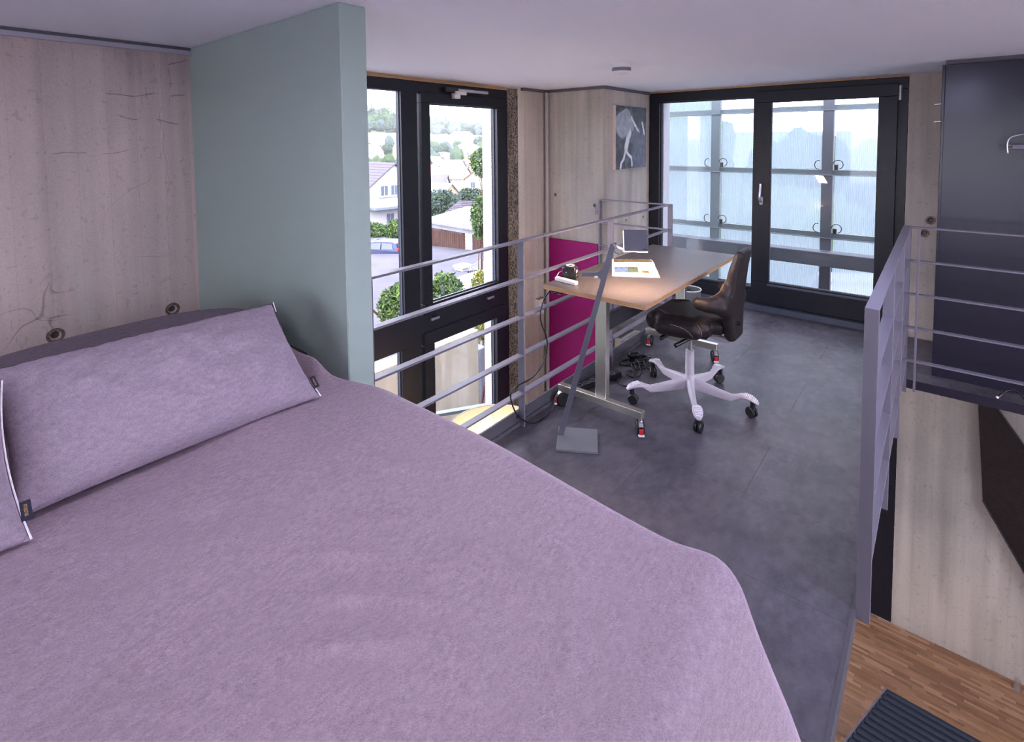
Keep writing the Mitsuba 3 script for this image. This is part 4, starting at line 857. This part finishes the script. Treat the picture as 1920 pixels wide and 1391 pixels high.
# plan corners: far-left corner, far edge along x, left edge running back towards the camera
c0, dl = np.array([-0.186, 4.015]), np.array([-0.357+0.186, 3.475-4.015]); dl = dl/np.linalg.norm(dl); dr_ = np.array([1.0, -0.03]); dr_ /= np.linalg.norm(dr_)
Lx, Ly = 0.62, 1.0
def bq(a, b, z): p = c0+dr_*a+dl*b; return [p[0], p[1], z]
poly = [bq(0, 0, 0)[:2], bq(0, Ly, 0)[:2], bq(Lx, Ly, 0)[:2], bq(Lx, 0, 0)[:2]]
obj('seat_board', prism(poly, BZ-.16, BZ-.03), 'black_wood', bn)
for i in range(20):
    t0, t1 = i*Ly/20+.001, (i+1)*Ly/20-.001; S = []
    for a in np.linspace(.006, Lx-.006, 8):
        S.append([bq(a, t0, BZ-.03)]+[bq(a, t0+(t1-t0)*q, BZ-.022+.022*math.sin(math.pi*q)**.6) for q in np.linspace(0, 1, 7)]+[bq(a, t1, BZ-.03)])
    obj('rib', loft(S), 'bench_fabric', bn, 40)
obj('edge_trim', bar(bq(-.004, 0, BZ-.012), bq(-.004, Ly, BZ-.012), .008, .03), 'steel_paint', bn)
for (a, b) in ((.05, .05), (Lx-.05, .05), (.05, Ly-.05), (Lx-.05, Ly-.05)):
    p = bq(a, b, 0); obj('leg', cbox(p[0]-.02, p[0]+.02, p[1]-.02, p[1]+.02, LOW, BZ-.16, .002), 'black_metal', bn)
# ================================================================== outside
def at(px, py, D):
    """the point seen at a pixel of the photograph, D metres ahead of the camera"""
    return EYE+D*(FWD+RIGHT*(px-PX)/F_PX+DOWN*(py-PY)/F_PX)
FH = np.array([-s_(YAW), c_(YAW), 0]); RH = np.array([c_(YAW), s_(YAW), 0])
ZT_D = [0, 5, 12, 22, 35, 55, 90, 130, 200, 300, 420, 520, 640, 760, 1000]
ZT_Z = [-2.9, -2.9, -3.9, -4.9, -5.7, -7.5, -9.5, -10.0, -8.5, -4.0, 6.0, 14.0, 20.0, 22.0, 20.0]
def ground_z(x, y):
    x, y = np.asarray(x, float), np.asarray(y, float)
    D = np.hypot(x, y); ratio = (x*RH[0]+y*RH[1])/np.maximum(x*FH[0]+y*FH[1], 1.0)
    A = np.clip(0.1+(-0.076-ratio)*5.6, 0.1, 1.15)
    hill = np.interp(D, ZT_D, [0]*11+[4, 22, 26, 24])*A
    return np.interp(D, ZT_D, np.minimum(ZT_Z, 7))+hill+0.6*(meshkit.fbm(np.stack([x/60, y/60, x*0], -1), 3)-0.5)*np.clip(D/120, 0, 3)
rr_ = np.r_[np.linspace(5.5, 60, 40), np.geomspace(64, 1000, 50)]; th = np.linspace(YAW-1.25, YAW+1.35, 110)
Rg, Tg = np.meshgrid(rr_, th, indexing='ij'); gx, gy = -np.sin(Tg)*Rg, np.cos(Tg)*Rg
gm = grid_mesh(np.stack([gx, gy, ground_z(gx, gy)], -1))
if gm.face_normals[:, 2].mean() < 0: gm.invert()
keepf = ~((gm.triangles_center[:, 0] > -3.4) & (gm.triangles_center[:, 1] < 6.6)); gm.update_faces(keepf)
struct('terrain', gm, 'terrain_ground', True, 'sloping street and green valley side outside the window')

def house(name_label, base, az, w, d, he, hr, wall, roof, wins=(), group=None, tiles=False):
    """gabled house: az = direction its gable end faces, w across the gable, d along the ridge, he eave, hr ridge height above base"""
    h = thing('house', name_label, 'house', group)
    n = np.array([math.cos(az), math.sin(az), 0]); u = np.array([-n[1], n[0], 0]); b = np.array(base, float)
    k = np.eye(4); k[:3, 0], k[:3, 1], k[:3, 2], k[:3, 3] = u, -n, [0, 0, 1], b          # x across, y into the house
    body = prism([(-w/2, -1.5), (w/2, -1.5), (w/2, he), (0, hr), (-w/2, he)], 0, d, 'y')
    obj('walls', body.apply_transform(k), wall, h)
    sl = (hr-he)/(w/2); t = 0.22
    rf = []
    for s in (-1, 1):
        if tiles:
            N = 14
            for i in range(N):
                x0, x1 = (w/2+.35)*i/N, (w/2+.35)*(i+1)/N
                z0, z1 = hr+t-sl*x0, hr+t-sl*x1
                rf.append(prism([(s*x0, z0-.15), (s*x1, z1-.15), (s*x1, z1+.06), (s*x0, z0+.01)], -0.35, d+.35, 'y'))
        else: rf.append(prism([(0, hr), (s*(w/2+.35), hr-sl*(w/2+.35)), (s*(w/2+.35), hr-sl*(w/2+.35)+t), (0, hr+t)], -0.35, d+.35, 'y'))
    obj('roof', cat(*rf).apply_transform(k), roof, h)
    for (x, z, ww, hh, side) in wins:
        if side == 'g': fr = cbox(x-ww/2, x+ww/2, -.06, .05, z, z+hh, .01); pn_ = [cbox(x-ww/2+.08, x-.03, -.07, -.05, z+.08, z+hh-.08, .005), cbox(x+.03, x+ww/2-.08, -.07, -.05, z+.08, z+hh-.08, .005)]
        else:
            sx = -w/2 if side == 'l' else w/2
            fr = cbox(sx-.06, sx+.06, x-ww/2, x+ww/2, z, z+hh, .01); pn_ = [cbox(sx-.08, sx+.08, x-ww/2+.08, x+ww/2-.08, z+.08, z+hh-.08, .005)]
        f = obj('window', fr.apply_transform(k), 'white_render', h)
        for p in pn_: obj('pane', p.apply_transform(k), 'house_window', f)
    return h, k
# white gabled house across the street
ap = at(739, 309, 55.0); zb = -7.6
hw_, kw = house('white gabled house across the street, behind the blue car', (ap[0], ap[1], zb), math.atan2(-ap[1], -ap[0])+0.55, 9.0, 11.0, ap[2]-zb-3.4, ap[2]-zb, 'house_white', 'roof_grey',
                [(-1.25, 3.55, 0.95, 1.15, 'g'), (-0.05, 3.55, 0.95, 1.15, 'g'), (-0.6, 0.15, 0.95, 1.6, 'g'), (0.75, 0.0, 0.95, 1.8, 'g')], tiles=True)
obj('porch_canopy', cbox(-3.2, 3.4, -1.6, 0.1, 2.35, 2.62, .02).apply_transform(kw), 'canopy_blue', hw_)
obj('window_sill', cbox(-1.9, 0.6, -.18, 0.02, 3.42, 3.53, .02).apply_transform(kw), 'house_grey', hw_)
# village in the valley: px, py of the base, distance, width, depth, eave, ridge, turn, wall, roof
VIL = [(838, 306, 235, 9, 8, 4.2, 4.8, .2, 'house_white', 'roof_light', 'flat white house below the meadow'),
       (868, 336, 172, 9, 7, 3.4, 6.2, 1.3, 'house_white', 'roof_light', 'white house with a pale grey roof in the valley'),
       (876, 354, 150, 9, 11, 3.2, 6.0, 1.2, 'house_cream', 'roof_red', 'cream house with a red roof in the valley'),
       (823, 348, 166, 9, 9, 3.4, 6.2, .3, 'house_white', 'roof_red', 'small white house with a reddish roof beside the window frame'),
       (838, 378, 112, 7, 14, 3.0, 5.6, 1.35, 'house_cream', 'roof_grey', 'long house with a dark grey roof in the middle of the village'),
       (846, 392, 96, 6, 12, 2.4, 4.6, 1.0, 'house_orange', 'roof_light', 'orange walled row house above the garage roof'),
       (899, 366, 118, 7, 9, 3.6, 6.2, -.35, 'house_cream', 'roof_red', 'cream gable house beside the white outer reveal'),
       (880, 272, 430, 26, 16, 5.0, 11.0, .9, 'house_cream', 'roof_light', 'pale building with a broad roof on the hill crest'),
       (886, 300, 260, 12, 10, 5.5, 8.5, .5, 'house_white', 'roof_light', 'tall white house at the right end of the meadow'),
       (826, 330, 190, 10, 9, 4.0, 7.0, .8, 'house_cream', 'roof_light', 'pale house with a light roof behind the window stile'),
       (905, 326, 198, 9, 9, 3.6, 6.2, .6, 'house_white', 'roof_red', 'white house with a red roof at the window edge'),
       (712, 302, 210, 9, 14, 3.6, 6.6, 1.2, 'house_cream', 'roof_light', 'pale house behind the white gabled house'),
       (700, 300, 250, 10, 12, 3.6, 7.0, .9, 'house_grey', 'roof_light', 'grey house at the lower edge of the meadow')]
for (px, py, D, w, d, he, hr, trn, wl, rf, lab) in VIL:
    p = at(px, py, D)
    house(lab, p, math.atan2(-p[1], -p[0])+trn, w, d, he, hr, wl, rf, [(-w*.22, he*.45, 1.2, 1.4, 'g'), (w*.22, he*.45, 1.2, 1.4, 'g'), (d*.3, he*.45, 1.2, 1.4, 'l'), (d*.65, he*.45, 1.2, 1.4, 'l')])
# garage with tiled roof behind it
ga = thing('garage', 'garage with brown wooden doors, white posts and grey corrugated roof', 'garage')
gl, gr = at(795, 481, 38.8), at(925, 503, 33.8); gl[2] = gr[2] = (gl[2]+gr[2])/2
gu = gr-gl; GL = np.linalg.norm(gu); gu /= GL; gn = np.array([gu[1], -gu[0], 0])
if gn@(-gl) < 0: gn = -gn
gk = np.eye(4); gk[:3, 0], gk[:3, 1], gk[:3, 2], gk[:3, 3] = gu, -gn, [0, 0, 1], gl
def g_(m): return m.apply_transform(gk)
GH = 2.15
px_to = lambda px: float(np.linalg.solve(np.array([[gu[0], -(FWD+RIGHT*(px-PX)/F_PX)[0]], [gu[1], -(FWD+RIGHT*(px-PX)/F_PX)[1]]]), (EYE-gl)[:2])[0])
d1, d2_, d3, d4 = px_to(800), px_to(871), px_to(884), px_to(922)
obj('walls', g_(cat(box(0, GL, 0.15, 3.6, -1, GH+.2), box(0, GL, -.02, .2, GH-.02, GH+.33))), 'house_grey', ga)
for (a, b) in ((d1, d2_), (d3, d4)):
    dk_ = obj('door', g_(cbox(a, b, .05, .12, 0.02, GH-.05, .01)), 'garage_wood', ga)
    n_ = max(3, int((b-a)/.22))
    for i in range(n_): obj('board', g_(cbox(a+(b-a)*i/n_+.008, a+(b-a)*(i+1)/n_-.008, .03, .06, 0.03, GH-.06, .005)), 'garage_wood', dk_)
for (a, b) in ((d2_, d3),): obj('post', g_(cbox(a, b, -.03, .18, -.2, GH+.02, .01)), 'white_render', ga)
cor = []
for i in range(44):
    x = -.3+(GL+.6)*i/44
    cor.append(prism([(-.35, GH+.34), (4.6, GH+.95), (4.6, GH+1.0), (-.35, GH+.39+.03*(i % 2))], x, x+(GL+.6)/44, 'x'))
obj('corrugated_roof', g_(cat(*cor)), 'roof_light', ga)
tb = thing('tiled_barn', 'house with a hipped brown grey tiled roof behind the garage', 'house')
tA, tB, tC, tD = at(806, 421, 44.5), at(862, 377, 47.5), at(935, 380, 44.0), at(940, 424, 39.5)
rows = []
NR = 13
for i in range(NR):
    f0, f1 = i/NR, (i+1)/NR; l0, l1 = tA+(tB-tA)*f0, tA+(tB-tA)*f1; q0, q1 = tD+(tC-tD)*f0, tD+(tC-tD)*f1
    up = np.array([0, 0, .07]); m = trimesh.Trimesh([l0+up*1.3, q0+up*1.3, q1, l1, l0-up*2, q0-up*2, q1-up*2, l1-up*2], [[0, 1, 2], [0, 2, 3], [0, 4, 5], [0, 5, 1], [0, 3, 7], [0, 7, 4], [4, 7, 6], [4, 6, 5], [1, 5, 6], [1, 6, 2]], process=False)
    rows.append(m)
rk = obj('roof', cat(*rows), 'tile_grey', tb)
tl_m = []
for i in range(NR):
    f0 = i/NR; l0, q0 = tA+(tB-tA)*f0, tD+(tC-tD)*f0; l1, q1 = tA+(tB-tA)*(f0+.9/NR), tD+(tC-tD)*(f0+.9/NR); nT = 34
    for j in range(nT):
        a, b = (j+.1+.5*(i % 2))/nT, (j+.9+.5*(i % 2))/nT
        if b > 1: continue
        P_ = [l0+(q0-l0)*a, l0+(q0-l0)*b, l1+(q1-l1)*b, l1+(q1-l1)*a]; up = np.array([0, 0, .14])
        tl_m.append(trimesh.Trimesh([p+up for p in P_[:2]]+[p+up*.55 for p in P_[2:]]+P_, [[0, 1, 2], [0, 2, 3], [0, 4, 5], [0, 5, 1], [0, 3, 7], [0, 7, 4], [1, 5, 6], [1, 6, 2]], process=False))
labels[obj('roof_tiles', cat(*tl_m), 'tile_dark', rk)] = {'kind': 'stuff'}
dwn = np.array([0, 0, -3.2]); back = (tB-tA)*np.array([1, 1, 0])*1.0
obj('walls', trimesh.Trimesh([tA-[0, 0, .1], tD-[0, 0, .1], tC-[0, 0, .2], tB-[0, 0, .2], tA+dwn, tD+dwn, tC+dwn*1.6, tB+dwn*1.6], [[0, 1, 5], [0, 5, 4], [1, 2, 6], [1, 6, 5], [2, 3, 7], [2, 7, 6], [3, 0, 4], [3, 4, 7]], process=False), 'house_cream', tb)
# gate pier, gate and railing in front of the garage
gp = thing('gate_pier', 'low white stone gate pier in front of the garage', 'gate pier')
p = at(869, 522, 28.0); az_ = math.atan2(gu[1], gu[0])
obj('shaft', move(cbox(-.36, .36, -.35, .35, -.3, .62, .02), p, az_), 'house_white', gp); obj('cap', move(cbox(-.42, .42, -.41, .41, .62, .75, .03), p, az_), 'house_white', gp)
pf = thing('picket_gate', 'white picket gate with a rising curved top beside the gate pier', 'gate')
q0, q1 = at(880, 518, 27.6), at(912, 514, 26.2)
for i in range(13):
    f = i/12; b = q0+(q1-q0)*f; obj('picket', bar(b+[0, 0, .05], b+[0, 0, .55+.45*f*f], .05, .02, up=gn, c=.003), 'white_render', pf)
obj('rail', bar(q0+[0, 0, .2], q1+[0, 0, .2], .04, .05), 'white_render', pf); obj('top_rail', tube([q0+(q1-q0)*f+[0, 0, .55+.45*f*f] for f in np.linspace(0, 1, 9)], .03, 8), 'white_render', pf)
kf = thing('iron_fence', 'low black iron fence in front of the white picket gate', 'fence')
q0, q1 = at(878, 523, 26.0), at(912, 521, 25.0)
for i in range(10): b = q0+(q1-q0)*i/9; obj('bar', bar(b, b+[0, 0, .42], .07, .04, up=gn, c=.003), 'black_metal', kf)
obj('rail', bar(q0+[0, 0, .08], q1+[0, 0, .08], .03, .04), 'black_metal', kf)

def car(label, loc, az, paint):
    """small hatchback, front towards +x before turning"""
    c = thing('car', label, 'car'); L = 3.9
    side = [(-1.95, .32), (-1.97, .75), (-1.86, 1.02), (-1.72, 1.36), (-1.45, 1.45), (-.6, 1.48), (.05, 1.42), (.75, 1.02), (1.55, .90), (1.88, .74), (1.95, .45), (1.9, .30)]
    S = []
    for y, sc in ((-.80, .90), (-.83, .98), (-.60, 1), (0, 1.01), (.60, 1), (.83, .98), (.80, .90)):
        ring = []
        for (x, z) in side:
            yy = y*(1-.24*max(0, (z-.95)/.5)) ; ring.append([x*(1 if abs(y) < .7 else sc**.5), yy, .3+(z-.3)*(1 if abs(y) < .7 else .985)])
        S.append(ring)
    m = loft(S); wells = mani(m)
    T_ = lambda q: move(q, loc, az)
    obj('body', T_(m), paint, c, 45)
    for s in (-1, 1):
        def wy(z): return s*(.835*(1-.24*max(0, (z-.95)/.5))+.004)
        for poly in ([(-1.55, 1.0), (-1.42, 1.33), (-.75, 1.38), (-.75, .99)], [(-.67, .99), (-.67, 1.385), (-.05, 1.35), (.55, .99)]):
            v = [[x, wy(z), z] for x, z in poly]+[[x, wy(z)-s*.03, z] for x, z in poly]
            w_ = trimesh.convex.convex_hull(np.array(v)); obj('side_window', T_(w_), 'car_glass', c)
        for x in (-1.22, 1.22):
            wh = obj('wheel', T_(cyl((x, s*.66, .30), (x, s*.85, .30), .30, 28, .03)), 'car_tyre', c, 40)
            obj('rim', T_(cat(cyl((x, s*.84, .30), (x, s*.862, .30), .19, 24, .02))), 'car_rim', wh, 40)
        obj('tail_light', T_(cbox(-1.955, -1.80, s*.60, s*.80, .86, 1.06, .02)), 'tail_red', c)
        obj('mirror', T_(cbox(.38, .52, s*.84, s*.98, .98, 1.10, .03)), paint, c)
    obj('windscreen', T_(trimesh.convex.convex_hull(np.array([[.10, y, 1.405] for y in (-.55, .55)]+[[.72, y, 1.045] for y in (-.68, .68)]+[[.13, y, 1.43] for y in (-.55, .55)]+[[.76, y, 1.07] for y in (-.68, .68)]))), 'car_glass', c)
    obj('rear_window', T_(trimesh.convex.convex_hull(np.array([[-1.735, y, 1.36] for y in (-.5, .5)]+[[-1.87, y, 1.04] for y in (-.62, .62)]+[[-1.76, y, 1.36] for y in (-.5, .5)]+[[-1.90, y, 1.04] for y in (-.62, .62)]))), 'car_glass', c)
p = at(704, 490, 35.0); az_l = math.atan2(-RH[1], -RH[0])
car('small dark blue car parked in front of the white house', p, az_l-0.12, 'car_blue')
p = at(884, 594, 19.2); car('white car parked below the gate pier', p, az_l+0.75, 'car_white')

def leaves(c, r, n, size, seed, hollow=.45):
    g = np.random.default_rng(seed); v = g.normal(size=(n, 3)); v /= np.linalg.norm(v, axis=1, keepdims=True)
    rad = (hollow+(1-hollow)*g.random(n)**.5)[:, None]*(0.75+.5*meshkit.fbm(v*2.2+seed, 2, seed))[:, None]
    P = np.array(c)+v*rad*np.array(r)
    a = g.normal(size=(n, 3)); a /= np.linalg.norm(a, axis=1, keepdims=True); b = np.cross(a, g.normal(size=(n, 3))); b /= np.linalg.norm(b, axis=1, keepdims=True)
    s = size*g.uniform(.6, 1.3, (n, 1)); V = np.stack([P-a*s, P+b*s*.45, P+a*s, P-b*s*.45], 1).reshape(-1, 3); i = np.arange(n)*4
    return trimesh.Trimesh(V, np.vstack([np.stack([i, i+1, i+2], 1), np.stack([i, i+2, i+3], 1)]), process=False)
def bush(label, c, r, n, size, seed, mats=('leaf_green', 'leaf_mid'), cat_='bush'):
    b = thing('bush', label, cat_)
    for i, m in enumerate(mats): labels[obj('foliage', leaves(c, r, n, size, seed+i), m, b)] = {'kind': 'stuff'}
    z0 = float(ground_z(c[0], c[1])); r_ = np.random.default_rng(seed)
    for i in range(4): obj('stem', tube(smooth_path([(c[0]+.1*i-.2, c[1], z0), (c[0]+.1*i-.2, c[1]+.05, (z0+c[2])/2), (c[0]+.4*r_.normal(), c[1]+.4*r_.normal(), c[2])], 4), .02, 6), 'garage_wood', b)
bush('bright green bush below the street, seen left of the window mullion', at(752, 572, 9.5), (.42, .42, .40), 900, .055, 21)
bush('bright green bush in front of the parked white car', at(836, 552, 9.0), (.32, .32, .36), 900, .05, 31)
bush('yellow leaved shrub beside the white outer reveal', at(903, 530, 14.0), (.25, .25, .35), 420, .05, 41, ('leaf_yellow', 'leaf_green'))
bush('yellow flowering plant on top of the retaining wall', at(905, 622, 7.0), (.12, .12, .12), 200, .03, 45, ('leaf_yellow', 'leaf_green'))
bush('hedge in front of the white house, left of its lower windows', at(703, 436, 47), (1.6, 1.2, .9), 700, .16, 51, ('leaf_green', 'leaf_mid'))
bush('light green bush in front of the lower windows of the white house', at(743, 434, 43), (1.0, .8, 1.0), 800, .14, 61, ('leaf_green', 'leaf_mid'))
bush('leafy tree left of the tiled roof', at(832, 392, 52), (1.9, 1.6, 2.0), 1300, .2, 71, ('leaf_mid', 'leaf_blue'), 'tree')
bush('leafy branch hanging beside the garage at the white reveal', at(903, 408, 25), (.55, .5, 1.1), 700, .10, 81, ('leaf_green', 'leaf_mid'))
bush('leafy tree top beside the white reveal above the village', at(902, 305, 60), (1.3, 1.2, 1.6), 700, .2, 91, ('leaf_mid', 'leaf_green'), 'tree')
bush('round bush above the orange house', at(884, 378, 85), (3.2, 2.5, 2.2), 900, .3, 101, ('leaf_mid', 'leaf_blue'), 'tree')

def blob(seed, n=3):
    m = trimesh.creation.icosphere(n, 1.0); f = meshkit.fbm(m.vertices*1.7+seed, 3, seed); h = meshkit.fbm(m.vertices*5+seed, 2, seed+3); m.vertices *= (0.55+.55*f+.5*h)[:, None]; return m
def conifer(seed):
    ms = []
    for i in range(5):
        c = trimesh.creation.cone(.36*(1-.17*i), .42, sections=9); c.apply_translation([0, 0, -.9+.36*i]); v = c.vertices; v[:, :2] *= (0.85+.3*np.random.default_rng(seed+i).random((len(v), 1))); ms.append(c)
    return cat(*ms)
BL = [ply(blob(s), 'leaf_dark', True) for s in range(3)]+[ply(blob(s+5), 'leaf_mid', True) for s in range(3)]+[ply(blob(s+9), 'leaf_blue', True) for s in range(2)]
CO = [ply(conifer(s*7), 'leaf_dark') for s in range(3)]
TRUNK = ply(cyl((0, 0, -1.4), (0, 0, 0), .10, 8), 'garage_wood')
def far_tree(p, h, wd, kind, label, group):
    t = thing('tree', label, 'tree', group); to = T().translate([p[0], p[1], p[2]+h/2]).scale([wd, wd, h/2])
    obj('crown', {**(CO[kind % 3] if kind >= 10 else BL[kind % 8]), 'to_world': to}, None, t); obj('trunk', {**TRUNK, 'to_world': T().translate([p[0], p[1], p[2]+h*.35]).scale([wd*.5, wd*.5, h*.35])}, None, t)
g4 = np.random.default_rng(44)
def on_ground(ratio, D):
    q = FH*D+RH*ratio*D; return np.array([q[0], q[1], float(ground_z(q[0], q[1]))])
taken = []
def spaced(D0, D1, r0_, r1_, gap, tries=400):
    for _ in range(tries):
        D = g4.uniform(D0, D1); ratio = g4.uniform(r0_, r1_); p = on_ground(ratio, D)
        if all((p[0]-q[0])**2+(p[1]-q[1])**2 > (0.5*(gap+q[2]))**2 for q in taken):
            taken.append((p[0], p[1], gap)); return p
    return None
for (px, py, D, w, d, *_r) in VIL:
    q = at(px, py, D); taken.append((q[0], q[1], 2*max(w, d)))
def plant(n, D0, D1, ra, rb, gap, hh, wd, kinds, label, group):
    for _ in range(n):
        p = spaced(D0, D1, ra, rb, gap)
        if p is not None: far_tree(p, g4.uniform(*hh), g4.uniform(*wd), int(g4.choice(kinds)), label, group)
plant(26, 560, 680, -.285, -.11, 11, (15, 21), (5, 7), [10, 11, 12], 'slender conifer rising above the wooded hill', 'conifers on the hill crest')
plant(170, 480, 690, -.30, -.055, 11, (7, 12), (3.9, 4.7), range(8), 'broad tree on the wooded hill beyond the meadow', 'trees on the wooded hill')
plant(44, 115, 330, -.30, -.06, 6, (4, 7), (1.9, 2.9), range(8), 'small round tree between the houses of the valley', 'trees between the village houses')
plant(24, 18, 60, .22, .80, 7, (4, 8), (2.5, 3.4), range(8), 'tree blurred behind the ribbed panels of the terrace screen', 'trees behind the terrace screen')
p = at(1560, 590, 12.5); house('house with a pale tiled roof below the terrace screen', (p[0], p[1], p[2]-4.2), math.atan2(-p[1], -p[0])-1.2, 7.0, 12.0, 2.4, 5.0, 'house_orange', 'roof_light', tiles=True)

# retaining walls outside the lower panes
rw = tag(obj('retaining_wall', cbox(-4.7, -4.5, 0.5, 4.67, -3.2, -0.775, .01), 'retaining'), 'stained beige retaining wall close outside the lower window panes', 'wall')
rw2 = tag(obj('retaining_wall', cbox(-5.75, -5.5, 4.7, 5.88, -3.2, -1.62, .01), 'galv_steel'), 'short grey concrete wall beyond the end of the beige retaining wall', 'wall')
ob_ = obj('outer_bar', bar((-3.42, 3.66, -1.00), (-4.10, 2.60, -1.00), .06, .03), 'galv_light')
tag(ob_, 'grey flat metal bar outside the lower window pane, above the lampshade', 'bar')
# ---- terrace screen of ribbed translucent sheets
ts = thing('terrace_screen', 'steel framed screen of translucent ribbed sheets outside the terrace door', 'screen')
MX = [-4.36, -3.217, -2.076, -0.935, 0.206, 1.347]; RZ = [-2.06, -1.39, -0.725, -0.065, 0.595, 1.25, 1.915, 2.58]; YS = 6.2
for x in MX: obj('mullion', cbox(x-.05, x+.05, YS-.05, YS+.03, LOW-.4, 2.7, .004), 'galv_light' if x < -1.5 else 'galv_steel', ts)
for z in RZ: obj('transom', cat(cbox(MX[0], MX[-1], YS-.02, YS+.02, z-.028, z+.028, .003), cbox(MX[0], MX[-1], YS-.06, YS-.02, z-.03, z-.022, .002)), 'galv_light', ts)
obj('beam', cbox(MX[0], MX[-1], YS-.20, YS-.055, 0.30, 0.445, .006), 'galv_steel', ts)
nw, W_, H_ = 62, 1.02, 0.60
xs = np.linspace(0, W_, nw*6+1); pr_ = 0.003*np.sin(xs/W_*nw*2*np.pi)
sheet = grid_mesh(np.stack([np.stack([xs, pr_, xs*0], 1), np.stack([xs, pr_, xs*0+H_], 1)]))
SH = ply(sheet, 'rib_sheet', True)
for x in MX[:-1]:
    for z in RZ[:-1]: obj('ribbed_sheet', {**SH, 'to_world': T().translate([x+.06, YS+.012, z+.032])}, None, ts)
for (x, z, w_s) in ((-2.076, 1.25, 'upper one on the left post'), (-2.076, 0.595, 'lower one on the left post'), (-0.935, 1.25, 'upper one on the right post'), (-0.935, 0.595, 'lower one on the right post')):
    b = thing('lamp_socket', f'black lamp socket with cable loop on the terrace screen, {w_s}', 'lamp socket', 'lamp sockets on the terrace screen')
    obj('socket', cyl((x+.085, YS-.075, z+.032), (x+.085, YS-.075, z+.085), .018, 14), 'black_plastic', b, 30)
    obj('cable_loop', tube([(x+.10+.045*math.cos(a), YS-.075, z+.085+.045*math.sin(a)) for a in np.linspace(math.pi, -1.3, 16)], .004, 6), 'black_plastic', b, True)
    obj('cable_loop', tube([(x-.075+.035*math.cos(a), YS-.075, z+.08+.045*math.sin(a)) for a in np.linspace(1.2, 4.9, 14)], .004, 6), 'black_plastic', b, True)
struct('floor_terrace', box(-4.5, 1.5, 5.46, 6.3, LOW-.3, LOW), 'galv_light')

# haze lying over the valley
hz = box(-90, 90, 75, 760, -20, 120)
hk = np.eye(4); hk[:3, 0], hk[:3, 1] = RH, FH
k = obj('valley_haze', hz.apply_transform(hk), None)
scene[k]['bsdf'] = {'type': 'null'}
scene[k]['interior'] = {'type': 'homogeneous', 'albedo': rgb(0.97, 0.97, 0.98), 'sigma_t': 0.00030}
labels[k] = {'label': 'thin pale haze over the wooded hills of the valley', 'category': 'haze', 'kind': 'stuff'}
